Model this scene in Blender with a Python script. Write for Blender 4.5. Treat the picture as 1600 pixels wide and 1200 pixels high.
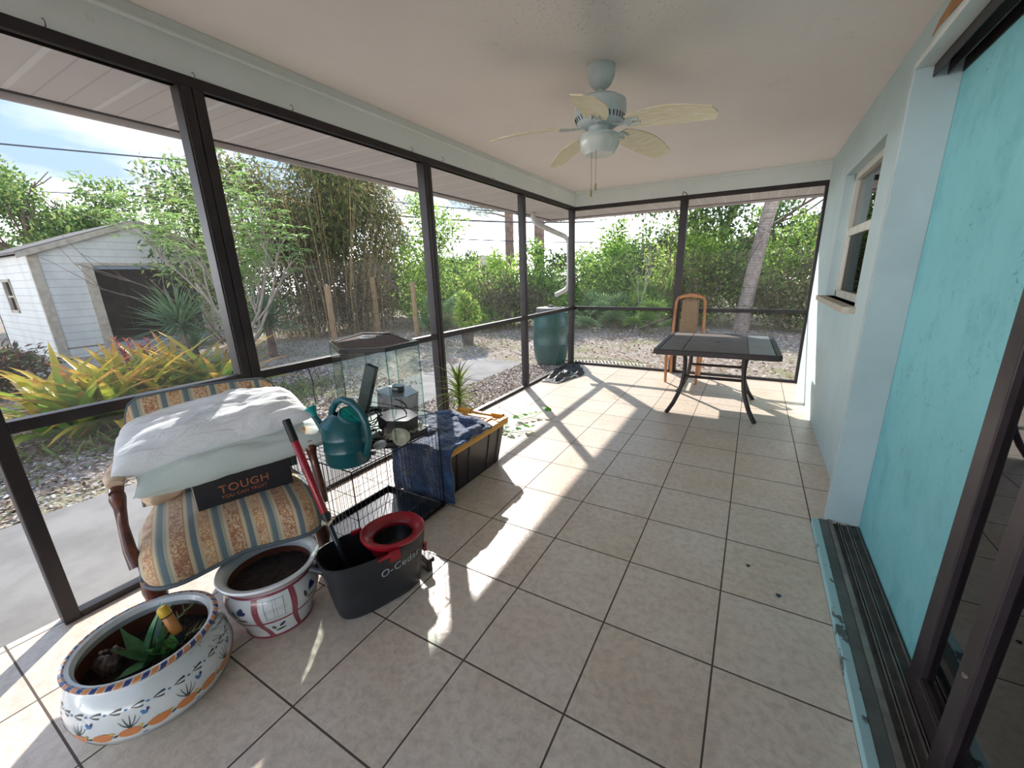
import bpy, bmesh, math, random
import numpy as np
from mathutils import Vector, Matrix, Euler
R_=math.radians
for o in list(bpy.data.objects): bpy.data.objects.remove(o,do_unlink=True)
scene=bpy.context.scene
COL=scene.collection
rng=np.random.default_rng(7); random.seed(7)

# ------------------------------------------------------------------ camera
cd=bpy.data.cameras.new('camera'); cam=bpy.data.objects.new('camera',cd); COL.objects.link(cam)
cd.sensor_fit='HORIZONTAL'; cd.sensor_width=36; cd.lens=629.31/1600*36
cd.shift_x=-18.25/1600; cd.shift_y=4.56/1600; cd.clip_start=.02; cd.clip_end=800
r0=Vector((0.8739365787952776,0.48544092475102946,-0.024123947033411166))
r1=Vector((0.11007876480948083,-0.24602994968476363,-0.9629911367173281))
r2=Vector((-0.47341052140993284,0.83893764514115,-0.26845130989324206))
M=Matrix((r0,-r1,-r2)).transposed().to_4x4(); M.translation=Vector((2.37844,0,1.38055)); cam.matrix_world=M
scene.camera=cam
# ------------------------------------------------------------------ colour management
vs=scene.view_settings
try: scene.display_settings.display_device='sRGB'
except Exception: pass
vs.view_transform='Standard'; vs.look='None'; vs.gamma=1; vs.use_curve_mapping=False
vs.exposure=3.5
# light path depth for a porch lit mostly by bounced daylight
scene.cycles.max_bounces=16; scene.cycles.diffuse_bounces=12; scene.cycles.glossy_bounces=6; scene.cycles.transparent_max_bounces=24
# ------------------------------------------------------------------ sun
SUN=Vector((-.663,.749,.675)).normalized()
sl=bpy.data.lights.new('sun','SUN'); sl.energy=.70; sl.angle=R_(.8); sl.color=(1,.96,.91)
so=bpy.data.objects.new('sun',sl); COL.objects.link(so); so.rotation_euler=SUN.to_track_quat('Z','Y').to_euler(); so.location=(-20,20,20)
# ------------------------------------------------------------------ sky with thin cloud
w=bpy.data.worlds.new('sky'); scene.world=w; w.use_nodes=True; nt=w.node_tree; nt.nodes.clear()
N=nt.nodes.new; L=nt.links.new
out=N('ShaderNodeOutputWorld'); bg=N('ShaderNodeBackground')
sk=N('ShaderNodeTexSky'); sk.sky_type='NISHITA'; sk.sun_disc=False; sk.sun_elevation=R_(34); sk.sun_rotation=math.atan2(SUN.x,SUN.y)
sk.air_density=1.0; sk.dust_density=1.2; sk.ozone_density=1.2
tc=N('ShaderNodeTexCoord'); mp=N('ShaderNodeMapping'); mp.inputs['Scale'].default_value=(1.6,1.6,4.5)
cn=N('ShaderNodeTexNoise'); cn.inputs['Scale'].default_value=1.7; cn.inputs['Detail'].default_value=7; cn.inputs['Roughness'].default_value=.55
cr=N('ShaderNodeValToRGB'); cr.color_ramp.elements[0].position=.46; cr.color_ramp.elements[1].position=.60
sx=N('ShaderNodeSeparateXYZ'); hz=N('ShaderNodeValToRGB')      # hazy sky: bright towards the horizon, deeper blue overhead
e=hz.color_ramp.elements; e[0].position=0; e[0].color=(1.0,1.04,1.08,1); e[1].position=.15; e[1].color=(.050,.070,.104,1); x_e=e.new(.60); x_e.color=(.05,.095,.17,1); x_e=e.new(1.0); x_e.color=(.03,.06,.13,1)
cl=N('ShaderNodeValToRGB'); e=cl.color_ramp.elements; e[0].position=.08; e[0].color=(1.05,1.05,1.05,1); e[1].position=.16; e[1].color=(.120,.126,.134,1)
mx=N('ShaderNodeMix'); mx.data_type='RGBA'; m2=N('ShaderNodeMix'); m2.data_type='RGBA'; m2.inputs[0].default_value=.03
mul=N('ShaderNodeVectorMath'); mul.operation='SCALE'; mul.inputs['Scale'].default_value=.10; L(sk.outputs[0],mul.inputs[0])
L(tc.outputs['Generated'],mp.inputs['Vector']); L(mp.outputs[0],cn.inputs['Vector']); L(cn.outputs['Fac'],cr.inputs[0])
L(tc.outputs['Generated'],sx.inputs[0]); L(sx.outputs['Z'],hz.inputs[0]); L(sx.outputs['Z'],cl.inputs[0])
L(cr.outputs[0],mx.inputs[0]); L(hz.outputs[0],mx.inputs[6]); L(cl.outputs[0],mx.inputs[7])
L(mx.outputs[2],m2.inputs[6]); L(mul.outputs[0],m2.inputs[7]); L(m2.outputs[2],bg.inputs[0]); L(bg.outputs[0],out.inputs[0])
bg.inputs[1].default_value=.85

# ================================================================== helpers
def lin(h):
    if isinstance(h,tuple): return h if len(h)==4 else h+(1,)
    h=h.lstrip('#'); v=[int(h[i:i+2],16)/255 for i in (0,2,4)]
    return tuple(((c/12.92) if c<=.04045 else ((c+.055)/1.055)**2.4) for c in v)+(1,)
class NT:
    def __init__(s,name):
        s.m=bpy.data.materials.new(name); s.m.use_nodes=True; s.t=s.m.node_tree; s.b=s.t.nodes['Principled BSDF']; s.o=s.t.nodes['Material Output']
    def n(s,k,**kw):
        x=s.t.nodes.new(k)
        for a,b in kw.items(): setattr(x,a,b)
        return x
    def l(s,a,b): s.t.links.new(a,b)
    def coords(s,scale=(1,1,1),kind='Object'):
        c=s.n('ShaderNodeTexCoord'); m=s.n('ShaderNodeMapping'); m.inputs['Scale'].default_value=scale; s.l(c.outputs[kind],m.inputs['Vector']); return m.outputs[0]
    def noise(s,vec,scale,detail=4,rough=.55,dist=0):
        x=s.n('ShaderNodeTexNoise'); x.inputs['Scale'].default_value=scale; x.inputs['Detail'].default_value=detail; x.inputs['Roughness'].default_value=rough; x.inputs['Distortion'].default_value=dist; s.l(vec,x.inputs['Vector']); return x.outputs['Fac']
    def ramp(s,fac,stops,interp='LINEAR'):
        x=s.n('ShaderNodeValToRGB'); e=x.color_ramp.elements; x.color_ramp.interpolation=interp
        while len(e)<len(stops): e.new(.5)
        for k,(p,c) in enumerate(stops): e[k].position=p; e[k].color=lin(c) if not isinstance(c,(int,float)) else (c,c,c,1)
        s.l(fac,x.inputs[0]); return x.outputs[0]
    def mix(s,fac,a,b,mode='MIX'):
        x=s.n('ShaderNodeMix'); x.data_type='RGBA'; x.blend_type=mode
        for sock,v in ((x.inputs[0],fac),(x.inputs[6],a),(x.inputs[7],b)):
            if hasattr(v,'is_linked'): s.l(v,sock)
            elif isinstance(v,(int,float)): sock.default_value=v
            else: sock.default_value=lin(v)
        return x.outputs[2]
    def math(s,op,a,b=0.,c=None):
        x=s.n('ShaderNodeMath',operation=op)
        for i,v in enumerate((a,b) if c is None else (a,b,c)):
            if hasattr(v,'is_linked'): s.l(v,x.inputs[i])
            else: x.inputs[i].default_value=v
        return x.outputs[0]
    def bump(s,h,strength=.3,dist=.01,normal=None):
        x=s.n('ShaderNodeBump'); x.inputs['Strength'].default_value=strength; x.inputs['Distance'].default_value=dist; s.l(h,x.inputs['Height'])
        if normal is not None: s.l(normal,x.inputs['Normal'])
        s.l(x.outputs[0],s.b.inputs['Normal']); return x.outputs[0]
    def set(s,**kw):
        names={'rough':'Roughness','metal':'Metallic','spec':'Specular IOR Level','coat':'Coat Weight','sheen':'Sheen Weight','trans':'Transmission Weight','alpha':'Alpha','ior':'IOR'}
        for k,v in kw.items():
            sock=s.b.inputs[names[k]]
            if hasattr(v,'is_linked'): s.l(v,sock)
            else: sock.default_value=v
    def color(s,c):
        if hasattr(c,'is_linked'): s.l(c,s.b.inputs['Base Color'])
        else: s.b.inputs['Base Color'].default_value=lin(c)
def pm(name,c,rough=.6,c2=None,vs_=6.,lo=.4,hi=.65,bs=None,bst=.3,bd=.004,metal=0,coat=0,spec=.5,sc=(1,1,1),sheen=0):
    t=NT(name); t.set(rough=rough,metal=metal,coat=coat,spec=spec,sheen=sheen)
    v=t.coords(sc)
    if c2: t.color(t.ramp(t.noise(v,vs_,5),[(lo,c),(hi,c2)]))
    else: t.color(c)
    if bs: t.bump(t.noise(v,bs,4),bst,bd)
    return t.m
def glass(name,tint=(.92,.96,.95),refl=1.0,rough=0.0,ior=1.45):
    t=NT(name); t.t.nodes.remove(t.b)
    tr=t.n('ShaderNodeBsdfTransparent'); tr.inputs[0].default_value=lin(tint)
    gl=t.n('ShaderNodeBsdfGlossy'); gl.inputs['Roughness'].default_value=rough; gl.inputs[0].default_value=(refl,refl,refl,1)
    fc=t.n('ShaderNodeLayerWeight'); fc.inputs['Blend'].default_value=.5; f0=((ior-1)/(ior+1))**2
    fr=t.math('MULTIPLY_ADD',t.math('POWER',fc.outputs['Facing'],5.),1-f0,f0)
    mx=t.n('ShaderNodeMixShader'); t.l(fr,mx.inputs[0]); t.l(tr.outputs[0],mx.inputs[1]); t.l(gl.outputs[0],mx.inputs[2]); t.l(mx.outputs[0],t.o.inputs[0]); return t.m

class MB:
    """collects shapes, then links them as one mesh object"""
    def __init__(s): s.v=[];s.f=[];s.mi=[];s.m=0;s.cols=None
    def add(s,vs,fs,m=None):
        b=len(s.v); s.v+= [tuple(p) for p in vs]; s.f+=[tuple(b+i for i in f) for f in fs]; s.mi+=[s.m if m is None else m]*len(fs); return s
    def box(s,a,b,rot=None,at=None,m=None):
        """box between corners a and b; rot (Euler radians) about centre"""
        a=Vector(a);b=Vector(b);c=(a+b)/2;h=(b-a)/2
        pts=[Vector((x*h.x,y*h.y,z*h.z)) for x in (-1,1) for y in (-1,1) for z in (-1,1)]
        if rot: 
            E=Euler(rot).to_matrix(); pts=[E@p for p in pts]
        s.add([c+p for p in pts],[(0,1,3,2),(4,6,7,5),(0,4,5,1),(2,3,7,6),(0,2,6,4),(1,5,7,3)],m); return s
    def tube(s,path,r,n=8,cap=True,m=None,sq=None,twist=0):
        path=[Vector(p) for p in path]; k=len(path)
        rr=[r]*k if isinstance(r,(int,float)) else list(np.interp(np.linspace(0,1,k),np.linspace(0,1,len(r)),r))
        T=[]
        for i in range(k):
            a=path[max(i-1,0)];b=path[min(i+1,k-1)];d=(b-a); T.append(d.normalized() if d.length>1e-9 else Vector((0,0,1)))
        up=Vector((0,0,1)) if abs(T[0].z)<.9 else Vector((1,0,0))
        u=T[0].cross(up).normalized(); vs=[];fs=[]
        for i in range(k):
            u=(u-T[i]*u.dot(T[i]));u.normalize();w=T[i].cross(u)
            for j in range(n):
                a=2*math.pi*j/n+twist; ca,sa=math.cos(a),math.sin(a)
                if sq: ca*=sq[0]; sa*=sq[1]
                vs.append(path[i]+(u*ca+w*sa)*rr[i])
        for i in range(k-1):
            for j in range(n):
                fs.append((i*n+j,i*n+(j+1)%n,(i+1)*n+(j+1)%n,(i+1)*n+j))
        if cap: fs.append(tuple(range(n-1,-1,-1))); fs.append(tuple((k-1)*n+j for j in range(n)))
        return s.add(vs,fs,m)
    def lathe(s,prof,n=32,c=(0,0,0),m=None,sx=1,sy=1,close=False):
        vs=[];fs=[];k=len(prof)
        for (r,z) in prof:
            for j in range(n):
                a=2*math.pi*j/n; vs.append((c[0]+r*math.cos(a)*sx,c[1]+r*math.sin(a)*sy,c[2]+z))
        for i in range(k-1):
            for j in range(n): fs.append((i*n+j,i*n+(j+1)%n,(i+1)*n+(j+1)%n,(i+1)*n+j))
        if close:
            fs.append(tuple(range(n-1,-1,-1))); fs.append(tuple((k-1)*n+j for j in range(n)))
        return s.add(vs,fs,m)
    def prism(s,poly,z0,z1,m=None):
        n=len(poly); vs=[(x,y,z0) for x,y in poly]+[(x,y,z1) for x,y in poly]
        fs=[tuple(range(n-1,-1,-1)),tuple(range(n,2*n))]+[(i,(i+1)%n,n+(i+1)%n,n+i) for i in range(n)]
        return s.add(vs,fs,m)
    def grid(s,fn,nu,nv,m=None,wrap=False):
        vs=[fn(i/nu,j/nv) for i in range(nu+1) for j in range(nv+1)]
        fs=[(i*(nv+1)+j,(i+1)*(nv+1)+j,(i+1)*(nv+1)+j+1,i*(nv+1)+j+1) for i in range(nu) for j in range(nv)]
        return s.add(vs,fs,m)
    def xf(s,mat,start=0):
        for i in range(start,len(s.v)): s.v[i]=tuple(mat@Vector(s.v[i]))
        return s
    def build(s,name,mats,parent=None,smooth=False,bevel=0,label=None,subs=0,solid=0,kind=None,weld=False):
        me=bpy.data.meshes.new(name); me.from_pydata(s.v,[],s.f)
        if not isinstance(mats,(list,tuple)): mats=[mats]
        for q in mats: me.materials.append(q)
        if len(mats)>1: me.polygons.foreach_set('material_index',s.mi)
        if weld:
            bm=bmesh.new(); bm.from_mesh(me); bmesh.ops.remove_doubles(bm,verts=bm.verts,dist=1e-4); bmesh.ops.recalc_face_normals(bm,faces=bm.faces); bm.to_mesh(me); bm.free()
        if smooth: me.polygons.foreach_set('use_smooth',[True]*len(me.polygons))
        if s.cols is not None:
            at=me.color_attributes.new('tint','FLOAT_COLOR','POINT'); at.data.foreach_set('color',np.asarray(s.cols,dtype=np.float32).ravel())
        me.update(); o=bpy.data.objects.new(name,me); COL.objects.link(o)
        if parent: o.parent=parent
        if solid: 
            q=o.modifiers.new('s','SOLIDIFY'); q.thickness=solid; q.offset=0
        if bevel:
            q=o.modifiers.new('b','BEVEL'); q.width=bevel; q.segments=2; q.limit_method='ANGLE'; q.angle_limit=R_(40)
        if subs:
            q=o.modifiers.new('u','SUBSURF'); q.levels=subs; q.render_levels=subs
        if smooth and not subs:
            try:
                bm=bmesh.new(); bm.from_mesh(me)
                for e in bm.edges:
                    if len(e.link_faces)==2 and e.calc_face_angle(0)>R_(42): e.smooth=False
                bm.to_mesh(me); bm.free()
            except Exception: pass
        if label: o['label']=label
        if kind: o['kind']=kind
        return o
def tag(o,label,cat,group=None,kind=None):
    o['label']=label; o['category']=cat
    if group: o['group']=group
    if kind: o['kind']=kind
    return o
def thing(name,label,cat,loc=(0,0,0),rz=0,group=None,kind=None):
    o=bpy.data.objects.new(name,None); COL.objects.link(o); o.location=loc; o.rotation_euler=(0,0,rz); o.empty_display_size=.05
    return tag(o,label,cat,group,kind)
def struct(name,loc=(0,0,0)):
    o=bpy.data.objects.new(name,None); COL.objects.link(o); o.location=loc; o['kind']='structure'; return o
def dup(root,loc,rz,label=None,scale=None):
    r=root.copy(); COL.objects.link(r); r.location=loc; r.rotation_euler=(0,0,rz)
    if scale: r.scale=(scale,)*3
    if label: r['label']=label
    for ch in list(root.children):
        c=ch.copy(); COL.objects.link(c); c.parent=r
        for g in ch.children:
            d=g.copy(); COL.objects.link(d); d.parent=c
    return r

# ================================================================== materials
T=.4064; TX=.770; TY=4.1523
def mk_tile():
    t=NT('floor_tile'); v=t.n('ShaderNodeNewGeometry').outputs['Position']
    mp=t.n('ShaderNodeMapping'); mp.inputs['Location'].default_value=(-TX+T*20,-TY+T*20,0); t.l(v,mp.inputs[0]); p=mp.outputs[0]
    br=t.n('ShaderNodeTexBrick'); br.offset=0; br.squash=1; br.inputs['Scale'].default_value=1; br.inputs['Brick Width'].default_value=T; br.inputs['Row Height'].default_value=T
    br.inputs['Mortar Size'].default_value=.0035; br.inputs['Mortar Smooth'].default_value=.15; br.inputs['Bias'].default_value=0
    br.inputs['Color1'].default_value=(.45,.45,.45,1); br.inputs['Color2'].default_value=(.55,.55,.55,1); br.inputs['Mortar'].default_value=(0,0,0,1)
    t.l(p,br.inputs['Vector'])
    n1=t.noise(v,3.2,6,.6); n2=t.noise(v,30,5,.65,.4); n3=t.noise(v,95,3)
    c=t.ramp(n1,[(.3,'#decbb6'),(.5,'#e4d3c1'),(.7,'#eadccb')])
    c=t.mix(t.ramp(n2,[(.42,0.0),(.75,.55)]),c,'#ab9a88')
    c=t.mix(t.ramp(n3,[(.66,0.0),(.8,.35)]),c,'#8d7f72')
    c=t.mix(.5,c,br.outputs['Color'],'OVERLAY')
    c=t.mix(br.outputs['Fac'],c,'#5a4e45'); t.color(c)
    t.set(rough=t.math('ADD',t.math('MULTIPLY',n2,.22),t.math('MULTIPLY_ADD',br.outputs['Fac'],.5,.20)),spec=.5)
    h=t.math('SUBTRACT',t.math('ADD',t.math('MULTIPLY',t.noise(v,34,5,.6,1.2),.55),t.math('MULTIPLY',n2,.2)),t.math('MULTIPLY',br.outputs['Fac'],1.6))
    t.bump(h,.42,.0045); return t.m
M_tile=mk_tile()
def mk_stucco(name,c,c2,bs=60,bst=.25,streak=None,rough=.8):
    t=NT(name); v=t.n('ShaderNodeNewGeometry').outputs['Position']
    n=t.noise(v,2.2,6,.6); col=t.ramp(n,[(.35,c),(.65,c2)])
    if streak:
        mp=t.n('ShaderNodeMapping'); mp.inputs['Scale'].default_value=(1,1,.6); t.l(v,mp.inputs[0])
        col=t.mix(t.ramp(t.noise(mp.outputs[0],5,7,.75),[(.50,0.0),(.70,.55)]),col,streak)
        col=t.mix(t.math('MULTIPLY',t.ramp(t.noise(v,42,4,.7),[(.60,0.0),(.68,1.0)]),t.ramp(t.noise(v,3.5,3),[(.45,0.0),(.65,.8)])),col,'#4a8084')
        col=t.mix(t.ramp(t.noise(v,7,5,.7),[(.35,.5),(.52,0.0)]),col,c2)
    t.color(col); t.set(rough=rough,spec=.25)
    t.bump(t.math('ADD',t.noise(v,bs,4,.6),t.math('MULTIPLY',t.noise(v,bs/5,3),.8)),bst,.006); return t.m
M_wall=mk_stucco('pale_blue_stucco','#bfd3d6','#c8dadc',55,.3)
M_teal=mk_stucco('turquoise_stucco','#7fc0c6','#8ccacf',40,.35,streak='#68a5ab')
def mk_ceil():
    t=NT('ceiling_stucco'); v=t.n('ShaderNodeNewGeometry').outputs['Position']
    c=t.ramp(t.noise(v,1.1,5,.6),[(.35,'#e9e0db'),(.65,'#ede6e1')])
    c=t.mix(t.ramp(t.noise(v,4,7,.75),[(.62,0.0),(.78,.35)]),c,'#b3aba2')
    # black speckles of mildew near the fan
    d=t.n('ShaderNodeVectorMath',operation='DISTANCE'); t.l(v,d.inputs[0]); d.inputs[1].default_value=(1.75,1.9,2.5)
    near=t.ramp(d.outputs['Value'],[(.05,1.0),(.75,0.0)])
    sp=t.ramp(t.noise(v,60,3,.8),[(.60,0.0),(.66,1.0)])
    c=t.mix(t.math('MULTIPLY',t.math('MULTIPLY',near,sp),.7),c,'#8b877c')
    t.color(c); t.set(rough=.75,spec=.25); t.bump(t.math('ADD',t.noise(v,45,3,.6),t.math('MULTIPLY',t.noise(v,9,3),1.0)),.35,.006); return t.m
M_ceil=mk_ceil()
def mk_beam():
    t=NT('beam_paint'); v=t.n('ShaderNodeNewGeometry').outputs['Position']
    c=t.ramp(t.noise(v,2,5,.6),[(.35,'#dbe1dc'),(.65,'#e2e6e2')])
    c=t.mix(t.ramp(t.noise(v,9,7,.8),[(.60,0.0),(.75,.5)]),c,'#a39c84')
    t.color(c); t.set(rough=.6,spec=.3); t.bump(t.noise(v,40,3),.2,.003); return t.m
M_beam=mk_beam()
M_bronze=pm('dark_bronze_aluminium','#2a2425',.42,c2='#342d2c',vs_=8,spec=.3)
M_bronze2=pm('bronze_door_frame','#3a3134',.42,c2='#463c3e',vs_=8,metal=.3)
M_white=pm('white_paint','#d4d6d2',.5,c2='#c8cbc6',vs_=5)
M_jamb=pm('grey_painted_wood','#b9c6c8',.6,c2='#aebcbe',vs_=3,bs=30,bst=.1)
M_soffit=None
def mk_soffit(ax):
    t=NT('soffit_vinyl_'+ax); g=t.n('ShaderNodeNewGeometry'); sp=t.n('ShaderNodeSeparateXYZ'); t.l(g.outputs['Position'],sp.inputs[0])
    a=sp.outputs['Y' if ax=='y' else 'X']
    f1=t.math('FRACT',t.math('MULTIPLY',t.math('ADD',a,20.),1/.30)); line=t.math('LESS_THAN',f1,.10)
    f2=t.math('FRACT',t.math('MULTIPLY',t.math('ADD',a,20.),1/.10)); l2=t.math('LESS_THAN',f2,.08)
    c=t.mix(line,'#e2dad8','#f2eeed'); c=t.mix(t.math('MULTIPLY',l2,.35),c,'#a59c9a'); t.color(c); t.set(rough=.5)
    t.bump(t.math('SUBTRACT',line,l2),.5,.006); return t.m
M_sofY=mk_soffit('y'); M_sofX=mk_soffit('x')
def mk_screen():
    t=NT('insect_screen'); t.t.nodes.remove(t.b)
    tr=t.n('ShaderNodeBsdfTransparent'); df=t.n('ShaderNodeBsdfDiffuse'); df.inputs[0].default_value=lin('#8a8684'); tl=t.n('ShaderNodeBsdfTranslucent'); tl.inputs[0].default_value=lin('#a8a4a0')
    m1=t.n('ShaderNodeMixShader'); m1.inputs[0].default_value=.5; t.l(df.outputs[0],m1.inputs[1]); t.l(tl.outputs[0],m1.inputs[2])
    m2=t.n('ShaderNodeMixShader'); v=t.coords((1,1,1),'Object'); n=t.noise(v,2.0,3); t.l(t.ramp(n,[(.3,.055),(.7,.095)]),m2.inputs[0])
    t.l(tr.outputs[0],m2.inputs[1]); t.l(m1.outputs[0],m2.inputs[2]); t.l(m2.outputs[0],t.o.inputs[0]); return t.m
M_screen=mk_screen()
def mk_leafmat(name='foliage',trans=.45,rough=.55):
    t=NT(name); a=t.n('ShaderNodeAttribute'); a.attribute_name='tint'; t.color(a.outputs['Color']); t.set(rough=rough,spec=.3)
    tl=t.n('ShaderNodeBsdfTranslucent'); hs=t.n('ShaderNodeHueSaturation'); hs.inputs['Saturation'].default_value=.95; hs.inputs['Value'].default_value=1.3; hs.inputs['Hue'].default_value=.485
    t.l(a.outputs['Color'],hs.inputs['Color']); t.l(hs.outputs[0],tl.inputs[0])
    m=t.n('ShaderNodeMixShader'); m.inputs[0].default_value=trans; t.l(t.b.outputs[0],m.inputs[1]); t.l(tl.outputs[0],m.inputs[2]); t.l(m.outputs[0],t.o.inputs[0]); return t.m
M_leaf=mk_leafmat(); M_strap=mk_leafmat('strap_leaf',.4,.35)
def mk_ground():
    t=NT('yard_ground'); v=t.n('ShaderNodeNewGeometry').outputs['Position']
    big=t.noise(v,.55,5,.6,.6); mid=t.noise(v,2.3,6,.65); fine=t.noise(v,28,5,.7)
    vo=t.n('ShaderNodeTexVoronoi'); vo.inputs['Scale'].default_value=42; vo.inputs['Randomness'].default_value=1; t.l(v,vo.inputs['Vector'])
    vo2=t.n('ShaderNodeTexVoronoi'); vo2.inputs['Scale'].default_value=19; t.l(v,vo2.inputs['Vector'])
    sand=t.ramp(fine,[(.3,'#8a7d72'),(.55,'#b3a799'),(.75,'#cfc6bb')])
    sep=t.n('ShaderNodeSeparateColor'); t.l(vo.outputs['Color'],sep.inputs[0])
    chips=t.ramp(sep.outputs[0],[(0.0,'#4d3c33'),(.3,'#7c6455'),(.55,'#9b8473'),(.8,'#b9a999'),(1.0,'#e4ddd4')])
    sep2=t.n('ShaderNodeSeparateColor'); t.l(vo2.outputs['Color'],sep2.inputs[0])
    chips=t.mix(t.ramp(sep2.outputs[1],[(.86,0.0),(.93,.8)]),chips,'#d9d2c8')
    grass=t.ramp(fine,[(.35,'#5d6638'),(.6,'#8d9150'),(.8,'#b3ad72')])
    c=t.mix(t.ramp(big,[(.40,0.0),(.55,.9)]),chips,sand)
    c=t.mix(t.ramp(mid,[(.48,0.0),(.62,.6)]),c,chips)
    c=t.mix(t.ramp(t.noise(v,.9,6,.7,.3),[(.52,0.0),(.66,.75)]),c,grass)
    t.color(c); t.set(rough=.95,spec=.1); t.bump(t.math('ADD',vo.outputs['Distance'],fine),.8,.02); return t.m
M_ground=mk_ground()
def mk_gravel():
    t=NT('wood_chip_gravel'); v=t.n('ShaderNodeNewGeometry').outputs['Position']
    vo=t.n('ShaderNodeTexVoronoi'); vo.inputs['Scale'].default_value=38; t.l(v,vo.inputs['Vector'])
    sep=t.n('ShaderNodeSeparateColor'); t.l(vo.outputs['Color'],sep.inputs[0])
    c=t.ramp(sep.outputs[0],[(0.0,'#3f3530'),(.35,'#6f625b'),(.6,'#93877e'),(.85,'#b9aea4'),(1.0,'#ece7e0')])
    t.color(c); t.set(rough=.9,spec=.15); t.bump(vo.outputs['Distance'],1,.02); return t.m
M_gravel=mk_gravel()
M_conc=pm('path_concrete','#8d8a86',.9,c2='#7a7773',vs_=3,bs=60,bst=.3)
M_grout=pm('slab_concrete','#8f8a84',.9,c2='#7d7873',vs_=6)

# ================================================================== setting: floor, walls, ceiling
YF=5.85; XR=2.97; ZC=2.495; ZH=2.25
o=MB().box((-.085,-1.38,-.16),(XR+.02,YF+.07,0)).build('floor',M_tile); o['kind']='structure'
o=MB().box((-.12,-1.35,ZC),(3.2,YF+.1,ZC+.05)).build('ceiling',M_ceil); o['kind']='structure'
# roof and its eaves
o=MB().prism([(-.74,-1.9),(6.6,-1.9),(6.6,6.54),(-.74,6.54)],2.56,2.66).build('roof',pm('roof_shingles','#5a5450',.9)); o['kind']='structure'
b=MB(); b.box((-.72,-1.9,ZH),(-.02,YF+.01,ZH+.02)); b.build('soffit_left',M_sofY)['kind']='structure'
b=MB(); b.box((-.72,YF+.02,ZH),(6.5,6.52,ZH+.02)); b.build('soffit_far',M_sofX)['kind']='structure'
M_fascia=pm('fascia_metal','#cfc4c0',.45,c2='#bfb4b0',vs_=4)
b=MB(); b.box((-.745,-1.7,ZH-.035),(-.72,6.545,2.56)); b.box((-.72,6.52,ZH-.035),(6.5,6.545,2.56)); b.build('fascia',M_fascia)['kind']='structure'
M_dk=pm('dark_edge_line','#3a3433',.7)  # thin dark line along the outer edge of the soffit
b=MB(); b.box((-.722,-1.6,ZH-.006),(-.700,6.50,ZH+.001)); b.box((-.70,6.50,ZH-.006),(6.5,6.522,ZH+.001)); b.build('trim_4',M_dk)['kind']='structure'
# beams under the ceiling
b=MB(); b.box((-.10,-1.35,ZH+.045),(0,YF+.10,ZC)); b.box((0,-1.5,2.437),(.026,YF,2.449)); b.box((0,-1.5,2.449),(.014,YF,ZC)); b.build('trim_1',M_beam,bevel=.003)['kind']='structure'
b=MB(); b.box((0,YF,ZH+.045),(XR+.2,YF+.10,ZC)); b.box((0.03,YF-.012,2.455),(XR,YF,ZC)); b.build('trim_2',M_beam,bevel=.003)['kind']='structure'
# unseen near end: assumed screened bay, opened up to let more daylight in
wn_=struct('wall_near')
# ---- left screen wall
wl=struct('wall_left')
PY=[(.265,.05),(1.155,.105),(2.745,.088),(4.34,.062),(5.82,.075)]
for i,(y,wd) in enumerate(PY):
    b=MB(); b.box((-.075,y-wd/2,0),(0.0,y+wd/2,ZH+.01))
    if wd>.07: b.box((0,y-wd/2+.006,0),(.006,y-.003,ZH)); b.box((0,y+.003,0),(.006,y+wd/2-.006,ZH))
    b.build('post',M_bronze,wl,bevel=.004)
b=MB().box((-.06,-1.28,ZH),(.006,YF,ZH+.046)); b.build('header_rail',M_bronze,wl,bevel=.003)
E_=[(-1.45,.24)]+[(PY[i][0]+PY[i][1]/2,PY[i+1][0]-PY[i+1][1]/2) for i in range(4)]
for i,(a,c) in enumerate(E_[1:]):
    MB().box((-.055,a,.848),(-.002,c,.895)).build('middle_rail',M_bronze,wl,bevel=.003)
    MB().box((-.055,a,0),(-.004,c,.030)).build('bottom_rail',M_bronze,wl,bevel=.002)
    MB().add([(-.03,a,.03),(-.03,c,.03),(-.03,c,ZH),(-.03,a,ZH)],[(0,1,2,3)]).build('insect_screen',M_screen,wl)
MB().box((-.075,-.75,0),(0,-.70,ZH)).build('post',M_bronze,wl,bevel=.004)
# ---- far screen wall
wf=struct('wall_far')
MB().box((.0,YF-.004,ZH),(XR,YF+.06,ZH+.046)).build('header_rail',M_bronze,wf,bevel=.003)
for a,c in ((1.436,1.53),(2.94,2.985)): MB().box((a,YF-.002,0),(c,YF+.07,ZH)).build('post',M_bronze,wf,bevel=.004)
for a,c in ((.0,1.436),(1.53,2.94)):
    MB().box((a,YF,.848),(c,YF+.055,.895)).build('middle_rail',M_bronze,wf,bevel=.003)
    MB().box((a,YF,0),(c,YF+.055,.028)).build('bottom_rail',M_bronze,wf,bevel=.002)
    MB().add([(a,YF+.03,.03),(c,YF+.03,.03),(c,YF+.03,ZH),(a,YF+.03,ZH)],[(0,1,2,3)]).build('insect_screen',M_screen,wf)
for x in (.0,1.45,2.94):
    MB().box((x-.03,-1.35,0),(x+.03,-1.28,ZH)).build('post',M_bronze,wn_,bevel=.004)
for a,c in ((.03,1.42),(1.48,2.91)):
    MB().box((a,-1.34,.848),(c,-1.29,.895)).build('middle_rail',M_bronze,wn_,bevel=.003)
    MB().add([(a,-1.32,.0),(c,-1.32,.0),(c,-1.32,ZH),(a,-1.32,ZH)],[(0,1,2,3)]).build('insect_screen',M_screen,wn_)
MB().box((-.06,-1.35,ZH),(XR,-1.28,ZC)).build('header_rail',M_beam,wn_,bevel=.003)
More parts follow.
